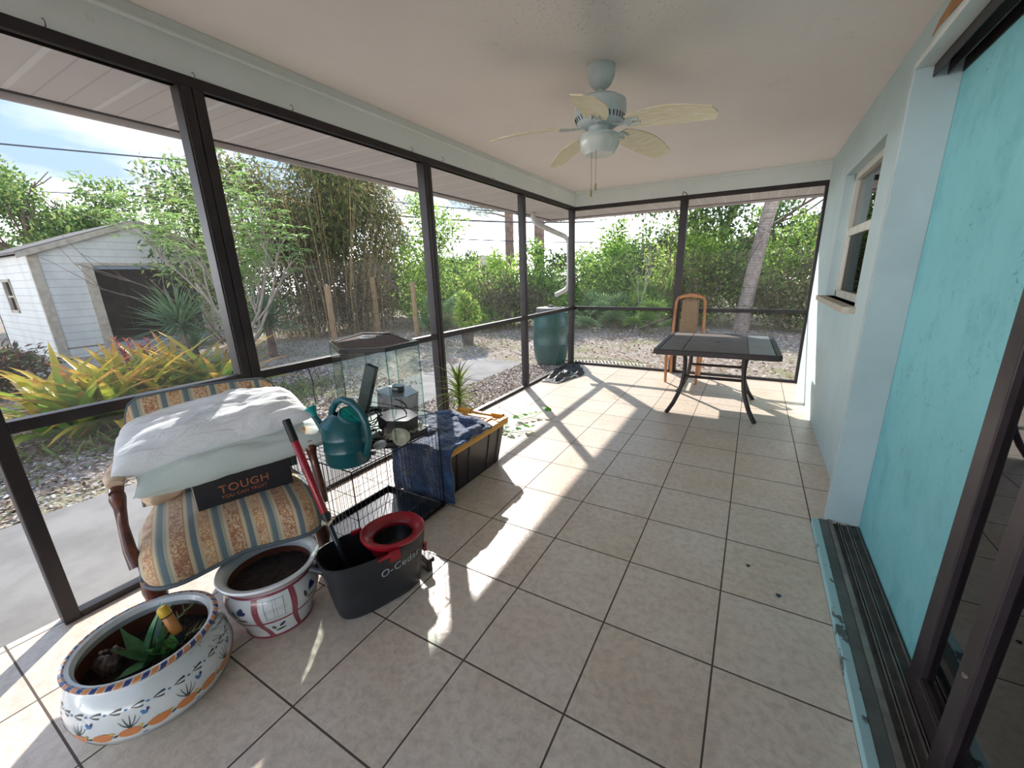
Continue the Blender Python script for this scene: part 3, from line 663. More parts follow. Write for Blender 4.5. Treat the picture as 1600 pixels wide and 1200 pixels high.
# large round bowl, front left
P1=thing('flower_pot','large white bowl planter painted with orange fruit and blue sprigs, in the near left corner','planter',(.708,.315,0))
pr=[(.150,.0),(.165,.008),(.196,.030),(.214,.065),(.220,.100),(.216,.140),(.205,.172),(.188,.195),(.180,.206),(.188,.222),(.197,.232)]
inn=[(.197,.232),(.198,.240),(.190,.244),(.176,.240),(.168,.225),(.176,.200),(.190,.165),(.195,.13),(.190,.10)]
b=MB(); b.m=0; b.lathe(pr,64); b.m=0; b.lathe(inn[:6],64); b.m=6; b.lathe(inn[5:],64); b.m=0; b.lathe([(0,.002),(.150,.0)],64)
rf=interp(pr[:9])
for k in range(60):      # rope rim: slanted orange and blue dashes
    a0=2*math.pi*k/60; mi=1 if k%2 else 2
    rr=lambda z: float(np.interp(z,[.222,.232,.240,.2438],[.188,.197,.198,.190]))+.0015
    vs=[];fs=[]
    for i,z in enumerate((.222,.228,.234,.240,.2438)):
        for j in range(4):
            a=a0+j*.028+ (i*.020); vs.append((rr(z)*math.cos(a),rr(z)*math.sin(a),z+(.0012 if i==4 else 0)))
    for i in range(4):
        for j in range(3): fs.append((i*4+j,i*4+j+1,i*4+j+5,i*4+j+4))
    vs2=len(vs)
    for i,(r_i,z) in enumerate(((.190,.2455),(.186,.2445))):
        for j in range(4):
            a=a0+j*.028+(4+i*2)*.020; vs.append((r_i*math.cos(a),r_i*math.sin(a),z))
    for j in range(3): fs.append((vs2+j,vs2+j+1,vs2+j+5,vs2+j+4))
    b.add(vs,fs,mi)
circ=2*math.pi*.222
for k in range(20):
    a0=2*math.pi*k/20
    motif(b,rf,ell(0,0,.028,.018,.1*(k%3),12,.14,k),a0,.084,1)
    motif(b,rf,ell(.028,.012,.006,.005),a0,.084,5); motif(b,rf,ell(.034,-.002,.008,.004,.5),a0,.084,4)
    if k%2==0:
        for q,(dx,dy) in enumerate(((-.024,.040),(-.012,.052),(.004,.056),(.018,.050),(.028,.036))): strip(b,rf,stroke((0,.018),(dx,.018+dy*.72),.0035,.001,(dx)*-.15),a0+.02,.084,4)
        motif(b,rf,ell(0,0,.008,.006,0,8,.3,k),a0+.20,.132,3); motif(b,rf,ell(.008,.008,.004,.005),a0+.20,.132,2); motif(b,rf,ell(-.006,.007,.004,.004),a0+.20,.132,3)
        motif(b,rf,ell(0,0,.007,.005),a0+.13,.058,3)
for k in range(26):     # leafy band near the shoulder
    a0=2*math.pi*k/26
    strip(b,rf,stroke((-.016,.0),(.014,.006),.001,.007,.002),a0,.160,4); strip(b,rf,stroke((-.014,.0),(.010,-.006),.001,.005,-.002),a0,.160,4); motif(b,rf,ell(0,0,.0045,.003),a0+.11,.160,3)
for z,wd,mi in ((.040,.003,4),(.032,.0015,7)):
    b.m=mi; r_=float(np.interp(z,[p[1] for p in pr],[p[0] for p in pr])); b.lathe([(r_+.001,z-wd/2),(r_+.0035,z+wd/2)],64)
pot1=b.build('pot',[M_glz,M_org,M_blu,M_lbl,M_grn,M_yel,M_terra,M_gry],P1,smooth=True)
MB().grid(lambda u,v:(.19*v*math.cos(2*math.pi*u),.19*v*math.sin(2*math.pi*u),.135+.008*mnoise.noise(Vector((math.cos(2*math.pi*u)*v*6,math.sin(2*math.pi*u)*v*6,0)))),40,8).build('soil',M_soil,P1,smooth=True)
# aloe-like leaves
def fleshy(base,yaw,el,L_,W_,curl=0,n=8,th=.006):
    b=MB(); d=Vector((math.cos(yaw),math.sin(yaw),0)); s_=Vector((-math.sin(yaw),math.cos(yaw),0)); vs=[];fs=[]
    pos=Vector(base); e=el
    for k in range(n+1):
        t=k/n; wd=W_*(.65+.5*math.sin(math.pi*min(1,t*1.1+.15)))*(1-t**3)+.0008
        up=Vector((0,0,1))*math.cos(e)-d*math.sin(e)
        vs+= [pos+s_*wd/2+up*wd*.18,pos-up*th*(1-t*.8),pos-s_*wd/2+up*wd*.18,pos+up*wd*.02]
        pos=pos+(d*math.cos(e)+Vector((0,0,1))*math.sin(e))*L_/n; e+=curl/n
    for k in range(n):
        for j in range(4): fs.append((k*4+j,k*4+(j+1)%4,(k+1)*4+(j+1)%4,(k+1)*4+j))
    b.add(vs,fs); return b
M_aloe=pm('aloe_green','#3f6b43',.35,c2='#5d8a58',vs_=18,spec=.5); M_lime=pm('fresh_green_leaf','#4f9a44',.4,c2='#6bb050',vs_=14)
pl=thing('succulent_plant','green aloe and leafy succulent growing in the large bowl planter','plant',(.708,.315,.14))
leaves=[(.03,.0,.5,.8,.17,.060,.6),(0,.01,2.2,.85,.17,.048,.3),(.0,0,3.4,.6,.15,.040,.8),(.02,0,5.4,.35,.15,.052,.4),(.01,0,1.4,1.3,.20,.050,-.3),(0,0,4.3,.7,.12,.040,.5),(.04,.02,.0,.5,.14,.055,.3)]
for (x,y,yaw,el,L_,W_,cu) in leaves: fleshy((x-.02,y-.01,-.005),yaw,el,L_,W_,cu).build('leaf',M_aloe,pl,smooth=True)
b=MB()
for k in range(9):
    a=k*2.4; q=fleshy((.055+.012*math.cos(a),.03+.012*math.sin(a),.03),a,.5+.1*(k%3),.055,.032,.3,6,.003); b.add(q.v,q.f)
b.build('rosette',M_lime,pl,smooth=True,label='bright green leafy rosette')
b=MB()
for (yaw,el,L_,c0) in ((2.6,.7,.20,(-.01,.03,.0)),(.9,.9,.17,(.03,.03,.0)),(1.9,.8,.2,(0,0,0))):
    p=Vector(c0);pa=[p.copy()];e=el
    for k in range(8):
        p=p+Vector((math.cos(yaw)*math.cos(e),math.sin(yaw)*math.cos(e),math.sin(e)))*L_/8; e-=.12; pa.append(p.copy())
        if k>1:
            for s_ in (-1,1): b.tube([p,p+Vector((math.cos(yaw+s_*1.0),math.sin(yaw+s_*1.0),.5))*.028],[.003,.0008],5)
    b.tube(pa,[.004]*4+[.0025]*5,6)
b.build('stem',pm('olive_stem','#8a8f58',.6,c2='#6f7a49'),pl,smooth=True)
b=MB(); rs=random.Random(4)
for k in range(60):
    a=rs.random()*6.28; r=.05+rs.random()*.05; p=Vector((.095+.045*math.cos(a)*rs.random(),.07+.045*math.sin(a)*rs.random(),.01)); pa=[p]
    yaw=rs.random()*6.28; e=.3+rs.random()*1.1
    for q in range(5):
        p=p+Vector((math.cos(yaw)*math.cos(e),math.sin(yaw)*math.cos(e),math.sin(e)))*.022; yaw+=rs.uniform(-.6,.6); e-=.15; pa.append(p)
    b.tube(pa,[.0012,.001,.001,.0008,.0005],4)
b.build('dry_roots',pm('dry_brown_roots','#3b2a24',.9,c2='#6a4f3d',vs_=40),pl)
b=MB()
for k in range(14): 
    a=k*1.7; b.tube([(-.085+.02*math.cos(a),-.085+.02*math.sin(a),-.005),(-.09+.03*math.cos(a+.5),-.08+.03*math.sin(a+.5),.03),(-.085+.015*math.cos(a+1),-.08+.02*math.sin(a+1),.055+.01*math.sin(a*3))],[.012,.014,.006],6)
b.build('dead_bark',pm('weathered_bark','#8d7a72',.95,c2='#4c3a34',vs_=30,bs=30,bst=.8),pl,smooth=True,label='pale dried stump')
# dibber / trowel handle
tr=thing('garden_tool','yellow capped wooden tool handle stuck upright in the large bowl planter','garden tool',(.798,.390,.13))
tr.rotation_euler=(0.12,-.30,0)
MB().tube([(0,0,-.02),(0,0,.10)],[.011,.012],12).build('shaft',pm('black_sleeve','#26201f',.6),tr,smooth=True)
MB().tube([(0,0,.095),(0,0,.10),(0,0,.165),(0,0,.168)],[.013,.0165,.016,.014],16).build('handle',pm('varnished_wood','#bd7d3e',.4,c2='#a96a31',sc=(8,8,1)),tr,smooth=True)
MB().tube([(0,0,.168),(0,0,.172),(0,0,.198),(0,0,.204)],[.0145,.0175,.0165,.011],16).build('cap',pm('yellow_plastic','#cfa62c',.4),tr,smooth=True)
MB().tube([(0,0,.166),(0,0,.171)],.0172,16).build('band',bpy.data.materials['black_plastic'],tr,smooth=True)
# second planter, red plaid
P2=thing('flower_pot','white planter painted with red plaid bands and blue tulips, beside the mop bucket','planter',(.758,.705,0))
pr=[(.120,.0),(.124,.006),(.124,.020),(.130,.045),(.150,.090),(.166,.135),(.172,.175),(.166,.205),(.154,.228),(.156,.236),(.172,.252),(.181,.262)]
inn=[(.181,.262),(.184,.269),(.181,.275),(.166,.274),(.152,.262),(.148,.235),(.150,.20),(.150,.17)]
b=MB(); b.m=0; b.lathe(pr,72); b.lathe(inn[:6],72); b.m=6; b.lathe(inn[5:],72); b.m=0; b.lathe([(0,.002),(.120,0)],72)
rf=interp(pr[:9]); rg=interp(pr)
b.m=2
def band(z0,z1,mi):
    b.m=mi; b.lathe([(rg(z0+(z1-z0)*i/4)+.0013,z0+(z1-z0)*i/4) for i in range(5)],72)
band(.222,.232,1); band(.254,.262,1); band(.098,.107,1); band(.004,.016,1)
for k in range(8):
    a0=2*math.pi*k/8+R_(-6)
    L_=[(-.0075+.022*max(0,(.1-z)/.1)**1.3,z) for z in np.linspace(.012,.224,16)]; R2=[(x+.015,z) for x,z in L_]
    strip(b,lambda z:rf(z),(L_,R2),a0,0,1,.0014)
    am=a0+math.pi/8; up=(k%2==0)
    if up:   # tulip above, plaid below
        for z0,sc_ in ((.165,1.0),):
            motif(b,rf,ell(.010*sc_,.012,.011,.020,-.5,10,.2,k),am,z0,2); motif(b,rf,ell(.022,.006,.008,.013,-.9,8),am,z0,2); motif(b,rf,ell(-.020,-.006,.007,.020,.25,10),am,z0,4); motif(b,rf,ell(.008,-.034,.022,.006,.05,10),am,z0,4)
            strip(b,rf,stroke((-.006,-.030),(.004,.0),.002,.002,.003),am,z0,4)
    else:
        for s_ in (-.035,.030): strip(b,rf,stroke((s_,-.045),(s_*1.05,.045),.0015,.0015),am,.165,7)
        for z_q in (-.043,.042,-.006,.004): strip(b,rf,stroke((-.042,z_q),(.040,z_q),.0012,.0012),am,.165,7)
        for s_ in (-.006,.004): strip(b,rf,stroke((s_,-.045),(s_,.045),.001,.001),am,.165,7)
        z0=.055; motif(b,rf,ell(.010,.014,.008,.016,-.6,10,.2,k),am,z0,2); motif(b,rf,ell(-.018,.006,.006,.013,.3,8),am,z0,4); motif(b,rf,ell(.002,-.014,.020,.0055,.15,10),am,z0,4)
b.build('pot',[M_glz,M_red,M_blu,M_lbl,M_grn2,M_yel,M_terra,M_gry],P2,smooth=True)
MB().grid(lambda u,v:(.150*v*math.cos(2*math.pi*u),.150*v*math.sin(2*math.pi*u),.205+.01*mnoise.noise(Vector((math.cos(2*math.pi*u)*v*6,math.sin(2*math.pi*u)*v*6,3)))),40,8).build('soil',M_soil,P2,smooth=True)

# ================================================================== mop bucket
M_bkt=pm('charcoal_plastic','#23262b',.42,c2='#292c31',vs_=8,bs=80,bst=.05); M_redp=pm('red_plastic','#8e1220',.32,c2='#9c1826',vs_=8,coat=.2)
ax=Vector((.33,.94)).normalized(); BK=thing('mop_bucket','charcoal mop bucket with red wringer basket on the tiles beside the wire crate','bucket',(1.035,.995,0),math.atan2(ax.y,ax.x))
def stad(hl,hw_,n=56,e=.62):
    o=[]
    for k in range(n):
        t=2*math.pi*k/n; c,s_=math.cos(t),math.sin(t); o.append((hl*math.copysign(abs(c)**e,c),hw_*math.copysign(abs(s_)**e,s_)))
    return o
def loft(b,rings,cap0=False,flip=False):
    n=len(rings[0]); st=len(b.v); vs=[p for r in rings for p in r]; fs=[]
    for k in range(len(rings)-1):
        for j in range(n): fs.append((k*n+j,k*n+(j+1)%n,(k+1)*n+(j+1)%n,(k+1)*n+j))
    if cap0: fs.append(tuple(range(n-1,-1,-1)))
    b.add(vs,fs)
lv=[(0,.175,.090),(.008,.183,.097),(.05,.190,.101),(.12,.200,.108),(.20,.212,.116),(.225,.222,.126),(.262,.225,.128)]
def zr(x,z): return z+ (z/.262)**3*(.012*(-x/.22)+.006 if x<-.05 else .010*max(0,(x)/.22))
b=MB(); rings=[[(x,y,zr(x,z)) for x,y in stad(hl,hw_)] for z,hl,hw_ in lv]; inner=[[(x,y,zr(x,z)) for x,y in stad(hl-.006,hw_-.006)] for z,hl,hw_ in reversed(lv[1:])]
loft(b,rings+inner,True); b.add([(x,y,.012) for x,y in stad(.175,.09)],[tuple(range(56))])
bb=b.build('bucket_body',M_bkt,BK,smooth=True)
b=MB(); b.tube([(-.215,-.03,.25),(-.245,0,.262),(-.215,.03,.25)],[.012,.014,.012],8); b.build('spout',M_bkt,BK,smooth=True)
# wringer: red funnel ring with a perforated black basket
wr=MB(); cx=.095; R0=[]
def ring(hl,hw_,z,c=cx): return [(c+x,y,z) for x,y in stad(hl,hw_,48,.9)]
loft(wr,[ring(.118,.108,.255),ring(.130,.122,.262),ring(.138,.130,.276),ring(.138,.130,.288),ring(.130,.122,.292),ring(.112,.104,.285),ring(.092,.086,.272),ring(.086,.080,.262)]); 
loft(wr,[ring(.086,.080,.262),ring(.084,.078,.20),ring(.10,.095,.20),ring(.112,.106,.255)])
W=wr.build('wringer',M_redp,BK,smooth=True,label='red wringer')
b=MB(); loft(b,[ring(.090,.084,.268),ring(.082,.076,.235),ring(.070,.064,.19),ring(.05,.045,.175)]); b.add(ring(.05,.045,.175),[tuple(range(48))]); b.build('spin_basket',pm('black_perforated_plastic','#121214',.4,c2='#1e1e20',vs_=120),W,smooth=True)
b=MB(); b.box((.02,-.136,.225),(.065,-.122,.272)); b.tube([(.03,-.133,.262),(-.03,-.131,.256)],[.010,.005],8); b.build('latch',M_redp,W,bevel=.003); MB().box((-.05,.120,.255),(.0,.134,.275)).build('latch',M_redp,W,bevel=.003)
b=MB(); b.box((.222,-.05,.05),(.262,.05,.072)); b.box((.222,-.045,.0),(.25,.045,.05)); b.build('foot_pedal',bpy.data.materials['black_plastic'],BK,bevel=.006)
b=MB(); b.tube([(.226,-.02,.12),(.242,0,.13),(.226,.02,.12)],.012,8); b.tube([(.228,0,.16),(.240,0,.10)],.01,8); b.build('pedal_button',M_redp,BK,smooth=True)
def bside(x,z):
    k=np.interp(z,[p[0] for p in lv],[p[2] for p in lv]); hl=np.interp(z,[p[0] for p in lv],[p[1] for p in lv]); c=min(1,abs(x)/hl)
    t=math.acos(min(1,c**(1/.62))); return (x,-(k*math.sin(t)**.62+.0012),z)
textmesh('O-Cedar',.050,pm('grey_print','#9aa2a8',.5),'lettering',BK,lambda x,y:bside(-.02+x*.95,.155+y+x*.12),bold=.0004)
# mop handle leaning from the bucket against the pillows
MH=thing('mop','red and black mop pole standing in the charcoal bucket and leaning on the pillows','mop',(0,0,0))
A=Vector((.665,.930,.800)); B_=Vector((.975,.905,.14)); D=B_-A
def seg(t0,t1,r,mat,name,**k): MB().tube([A+D*t0,A+D*(t0+(t1-t0)*.02),A+D*(t1-(t1-t0)*.02),A+D*t1],[r*.8,r,r,r*.85],12).build(name,mat,MH,smooth=True,**k)
M_bp=bpy.data.materials['black_plastic']
seg(0,.14,.0165,M_bp,'grip',label='black grip'); seg(.135,.61,.0155,M_redp,'upper_tube',label='red upper tube'); seg(.60,.64,.019,M_bp,'locking_collar'); seg(.63,1,.011,pm('dark_steel_tube','#30343b',.35,metal=.5),'lower_tube',label='dark lower tube')
b=MB(); c=A+D*.655
for k in range(8):
    a=k*.8; b.tube([c+Vector((.018*math.cos(a),.018*math.sin(a),.01*math.sin(a*2))),c+Vector((.028*math.cos(a+.7),.028*math.sin(a+.7),.012*math.cos(a)))],[.006,.003],5)
b.tube([c+Vector((.016*math.cos(t),.016*math.sin(t),.003*math.sin(3*t))) for t in np.linspace(0,6.28,14)],.006,6); b.build('string_tie',pm('tan_string','#b8ab93',.9),MH,smooth=True)

# ================================================================== wire crate
CX0,CX1,CY0,CY1,CZ=.365,.848,1.075,1.680,.520
M_wire=pm('black_coated_wire','#131314',.35,coat=.3)
CR=thing('wire_crate','black wire dog crate with a plastic tray, carrying the glass tank','pet crate',(0,0,0))
def wires(name,a,b_,nu,nv,ax_):
    m=MB(); a=Vector(a);b_=Vector(b_)
    # plane between corners a and b_; ax_ is the constant axis
    i,j=[k for k in range(3) if k!=ax_]
    def pt(u,v): q=[0,0,0]; q[ax_]=a[ax_]; q[i]=a[i]+(b_[i]-a[i])*u; q[j]=a[j]+(b_[j]-a[j])*v; return q
    for k in range(nu+1): m.tube([pt(k/nu,0),pt(k/nu,1)],.0014 if 0<k<nu else .0032,5,cap=False)
    for k in range(nv+1): m.tube([pt(0,k/nv),pt(1,k/nv)],.0016 if 0<k<nv else .0032,5,cap=False)
    return m.build(name,M_wire,CR,smooth=True)
wires('front_panel',(CX1,CY0,.012),(CX1,CY1,CZ),22,4,0); wires('back_panel',(CX0,CY0,.012),(CX0,CY1,CZ),22,4,0)
wires('end_panel',(CX0,CY0,.012),(CX1,CY0,CZ),16,4,1); wires('end_panel',(CX0,CY1,.012),(CX1,CY1,CZ),16,4,1); wires('top_panel',(CX0,CY0,CZ),(CX1,CY1,CZ),5,20,2)
for (y,z) in ((1.20,.10),(1.40,.36)): MB().box((CX1+.002,y,z),(CX1+.010,y+.035,z+.012)).build('latch',M_wire,CR)
b=MB(); x0,x1,y0,y1=CX0+.008,CX1-.008,CY0+.008,CY1-.008
b.box((x0,y0,.010),(x1,y1,.014)); 
for p,q in (((x0,y0,.010),(x0+.012,y1,.042)),((x1-.012,y0,.010),(x1,y1,.042)),((x0,y0,.010),(x1,y0+.012,.042)),((x0,y1-.012,.010),(x1,y1,.042))): b.box(p,q)
b.build('tray',pm('black_tray_plastic','#17181c',.25,coat=.3,c2='#22242a',vs_=12),CR,bevel=.004)

# ================================================================== hexagonal glass tank
TK=thing('glass_tank','tall empty hexagonal glass tank with black lid standing on the wire crate','fish tank',(0,0,0))
hexT=[(.361,1.404),(.236,1.731),(.438,1.801),(.829,1.602),(.830,1.373),(.653,1.248)]
hc=Vector((sum(p[0] for p in hexT)/6,sum(p[1] for p in hexT)/6))
def hx(k): return [(hc.x+(x-hc.x)*k,hc.y+(y-hc.y)*k) for x,y in hexT]
M_tank=glass('tank_glass',(.90,.955,.93),1.0,0,1.5); M_edge=glass('glass_edge_green',(.55,.72,.68),.8)
TZ0,TZ1=.545,1.052
H=hx(1.0)
for k in range(6):
    a=Vector(H[k]);c=Vector(H[(k+1)%6]); q=MB(); q.add([(a.x,a.y,TZ0),(c.x,c.y,TZ0),(c.x,c.y,TZ1-.02),(a.x,a.y,TZ1-.02)],[(0,1,2,3)]); q.build('glass_pane',M_tank,TK)
for (x,y) in hx(.998): MB().tube([(x,y,TZ0),(x,y,TZ1-.02)],.0032,6).build('silicone_seam',M_edge,TK,smooth=True)
M_rim=pm('glossy_black_rim','#17171a',.2,coat=.5)
def hexring(b,k0,k1,z0,z1):
    A_=hx(k0);B2=hx(k1); vs=[(x,y,z) for z in (z0,z1) for x,y in A_]+[(x,y,z) for z in (z0,z1) for x,y in B2]
    fs=[]
    for i in range(6):
        j=(i+1)%6; fs+= [(i,j,6+j,6+i),(12+j,12+i,18+i,18+j),(6+i,6+j,18+j,18+i),(j,i,12+i,12+j)]
    b.add(vs,fs)
b=MB(); hexring(b,.86,1.02,TZ1-.022,TZ1); b.build('rim',M_rim,TK,bevel=.002)
b=MB(); hexring(b,.985,1.0,TZ1-.002,TZ1+.001); b.build('rim_strip',pm('grey_trim','#77797c',.4),TK)
b=MB(); A_=hx(.86); b.add([(x,y,TZ1-.006) for x,y in A_],[tuple(range(6))]); lid=b.build('mesh_lid',pm('rusty_brown_mesh','#4d3a33',.9,c2='#6a554b',vs_=60,bs=150,bst=.6),TK,label='brown rusted mesh cover')
MB().lathe([(.022,TZ1-.004),(.024,TZ1+.004),(.040,TZ1+.006),(.046,TZ1-.003)],28,(.44,1.60,0)).build('feeding_ring',pm('white_plastic','#d5d8da',.35),TK,smooth=True)
b=MB(); hexring(b,.90,1.03,TZ0-.022,TZ0+.012); b.build('base_rim',M_rim,TK,bevel=.002)
b=MB(); A_=hx(.95); b.add([(x,y,TZ0-.004) for x,y in A_],[tuple(range(6))]); b.build('tank_floor',pm('dark_tank_floor','#26282b',.5),TK)
# pebbles on the tank floor
M_peb=[pm('pale_pebble','#cfc8bb',.6,c2='#b3aa9b',vs_=50),pm('brown_pebble','#7a6757',.7),pm('grey_pebble','#8a8b8b',.6)]
bm=bmesh.new(); bmesh.ops.create_icosphere(bm,subdivisions=1,radius=1); PV=[v_.co.copy() for v_ in bm.verts]; PF=[tuple(v_.index for v_ in f_.verts) for f_ in bm.faces]; bm.free()
b=MB(); rs=random.Random(11)
for k in range(420):
    u=rs.random()**.6
    x=.62+.20*rs.random()+.01; y=1.38+.26*rs.random()
    if (x-.60)*.8+(y-1.30)*.2<.0 : continue
    if x>.825 or y>1.86-.30*(x): continue
    r=.006+rs.random()*.007; sc_=Vector((r*(.7+rs.random()*.7),r*(.7+rs.random()*.6),r*.6)); rot=Matrix.Rotation(rs.random()*6,3,'Z')
    b.add([rot@Vector((p.x*sc_.x,p.y*sc_.y,p.z*sc_.z))+Vector((x,y,TZ0+.002+rs.random()*.012)) for p in PV],PF,rs.choice((0,0,1,2)))
g_=b.build('pebbles',M_peb,None,smooth=True); tag(g_,'pale and brown pebbles scattered on the floor of the glass tank','pebbles',kind='stuff')
# long aquarium light leaning in the tank
LB=thing('light_bar','dark aquarium light bar leaning upright inside the glass tank','light bar',(0,0,0))
LB.matrix_world=placeM((.545,1.45,.75),(.955,.28,0),(.10,-.50,.0)) @ Matrix.Rotation(R_(-20),4,'Y')
MB().box((-.034,-.016,-.185),(.034,.016,.185)).build('housing',pm('dark_green_grey_plastic','#343b3b',.4),LB,bevel=.005)
MB().box((-.008,-.020,-.16),(.016,-.015,.150)).build('tube_lamp',pm('pale_tube','#b4c0bd',.25),LB,bevel=.004)
MB().prism([(-.034,-.016),(.034,-.016),(.034,.016),(-.034,.016)],.185,.20).build('end_cap',M_rim,LB,bevel=.003)
MB().box((-.012,-.012,.20),(.024,.012,.235)).build('clip',M_rim,LB,bevel=.003)
# smoky hexagonal water tank lying in the glass tank
SM=thing('water_filter_tank','smoky grey plastic container with black round cap inside the glass tank','container',(.70,1.515,TZ0+.015),R_(18)); SM.rotation_euler=(R_(5),R_(6),R_(40)); SM.scale=(1.12,1.12,1.05)
M_smoke=glass('smoky_plastic',(.50,.48,.50),.8,.10,1.5)
def hx2(rx,ry,n=6): return [(rx*math.cos(math.pi/3*k),ry*math.sin(math.pi/3*k)) for k in range(n)]
MB().prism(hx2(.098,.085),.0,.075).build('lower_body',pm('dark_smoky_base','#252326',.55),SM,bevel=.006)
MB().prism(hx2(.097,.084),.076,.205).build('upper_body',M_smoke,SM)
MB().prism(hx2(.100,.088),.205,.213).build('lid',pm('grey_translucent_lid','#a2a8ac',.25,coat=.4),SM,bevel=.003)
MB().lathe([(0,.213),(.030,.213),(.030,.238),(.026,.246),(0,.246)],24).build('cap',M_rim,SM,smooth=True,label='black round cap')
b=MB(); b.tube([(.03*math.cos(t)+.01,.02*math.sin(t),.08+.006*t+.03*abs(math.sin(t/2))) for t in np.linspace(0,9,40)],.0035,6); b.build('hose_coil',M_rim,SM,smooth=True)
# tangled black cables
CB=MB(); rs=random.Random(5)
for k in range(16):
    p=Vector((.60+.05*rs.random(),1.33+.05*rs.random(),TZ0+.03+.09*rs.random())); pa=[p]; yaw=rs.random()*6; e=rs.uniform(-.5,.5)
    for q in range(16):
        p=p+Vector((math.cos(yaw)*math.cos(e),math.sin(yaw)*math.cos(e),math.sin(e)))*.02; yaw+=rs.uniform(-.2,.9); e+=rs.uniform(-.4,.4)
        dd=p-Vector((.62,1.38,.62)); p-= dd*.10 if dd.length>.05 else dd*0; p.z=max(TZ0+.006,p.z); pa.append(p)
    CB.tube(pa,.0035,5)
tag(CB.build('power_cable',M_rim,None,smooth=True),'tangle of black cables and hose at the foot of the leaning light bar','cable')
PU=thing('aquarium_pump','black aquarium pump half buried in cables in the glass tank','pump',(.575,1.36,TZ0+.012),.4)
MB().box((-.04,-.03,0),(.04,.03,.10)).build('pump_body',M_rim,PU,bevel=.012); MB().tube([(0,0,.10),(0,0,.13)],.014,10).build('outlet',M_rim,PU,smooth=True)
# white rocks and shell-like bowl in front of the tank
def rock(c,s_,seed,lab,grp=None,col='rock_grey'):
    b=MB(); b.add([(p.x*s_[0],p.y*s_[1],p.z*s_[2]) for p in PV],PF); o=b.build('rock',bpy.data.materials[col],None,smooth=True,subs=2); o.location=c; tag(o,lab,'rock',grp)
pm('rock_grey','#9aa0a2',.7,c2='#7d8386',vs_=20,bs=30,bst=.4); pm('rock_white','#c3c7c8',.6,c2='#a6abad',vs_=20)
rock((.775,1.315,CZ+.030),(.036,.052,.030),1,'rounded pale grey rock on the crate between watering can and white bowl',None,'rock_white')
rock((.700,1.335,CZ+.058),(.030,.045,.022),2,'flat grey rock lying behind the rounded pale rock at the tank foot')
rock((.805,1.245,CZ+.020),(.016,.020,.017),3,'small dark grey rock next to the watering can base')
BW=MB(); BW.lathe([(0.0,0),(.018,.006),(.034,.022),(.043,.045),(.046,.062),(.043,.062),(.031,.026),(.016,.011),(0,.008)],28,sx=1,sy=1.25); o=BW.build('bowl',pm('ivory_plastic','#cfccbb',.35,c2='#bdb9a6',vs_=12),None,smooth=True)
o.matrix_world=Matrix.Translation((.868,1.425,CZ+.060))@Vector((-.10,-.98,.18)).to_track_quat('Z','Y').to_matrix().to_4x4()@Matrix.Rotation(R_(90),4,'Z'); tag(o,'ivory oval bowl tipped on its side against the glass tank','bowl')
# ================================================================== watering can
M_wc=pm('teal_green_plastic','#0f4f55',.32,c2='#125a60',vs_=5,coat=.15); M_wc2=pm('bright_teal_plastic','#1ba29c',.35,c2='#22aaa4',vs_=6)
WC=thing('watering_can','dark teal plastic watering can standing on the near end of the wire crate','watering can',(.745,1.150,CZ+.003),R_(188))
b=MB(); b.lathe([(0,.0),(.088,.0),(.098,.006),(.102,.02),(.104,.075),(.1065,.080),(.104,.085),(.104,.135),(.1065,.140),(.104,.145),(.106,.196),(.108,.203),(.103,.208),(.088,.222),(.060,.243),(.042,.250)],44); wcb=b.build('can_body',M_wc,WC,smooth=True)
# filling opening: half-round hood with a bright inner disc (towards -x: away from the spout)
b=MB(); Mo=Matrix.Translation((-.050,0,.238))@Matrix.Rotation(R_(-32),4,'Y'); b.lathe([(0,.004),(.050,.006),(.056,.012),(.058,.012),(.060,.004),(.058,-.03)],30,sy=1.0).xf(Mo); b.build('filler_rim',M_wc,WC,smooth=True)
b=MB(); b.lathe([(0,.008),(.052,.0105)],30); b.box((-.003,-.050,.008),(.003,.050,.013)); b.box((-.050,-.003,.008),(.050,.003,.013)); b.xf(Mo); b.build('filler_grid',M_wc2,WC,smooth=False,label='bright teal filling opening')
pth=[(.070,0,.215),(.062,0,.262),(.030,0,.302),(-.015,0,.318),(-.065,0,.305),(-.105,0,.270),(-.130,0,.215),(-.137,0,.160),(-.130,0,.105),(-.112,0,.065),(-.096,0,.05)]
MB().tube(pth,[.017,.015,.014,.0145,.0155,.016,.016,.015,.0145,.015,.016],12,sq=(1,1.15)).build('handle',M_wc,WC,smooth=True)
pth=[(.085,0,.075),(.118,0,.120),(.150,0,.165),(.178,0,.205),(.195,0,.225)]
MB().tube(pth,[.030,.024,.018,.015,.015],14).build('spout',M_wc,WC,smooth=True)
b=MB(); Mr=Matrix.Translation((.200,0,.232))@Matrix.Rotation(R_(38),4,'Y'); b.lathe([(.013,-.03),(.018,-.012),(.030,.012),(.036,.020)],24).xf(Mr); b.build('rose',M_wc2,WC,smooth=True,solid=.002)
b=MB(); b.lathe([(0,.026),(.018,.025),(.036,.020)],24).xf(Mr); b.build('rose_face',M_wc2,WC,smooth=True)

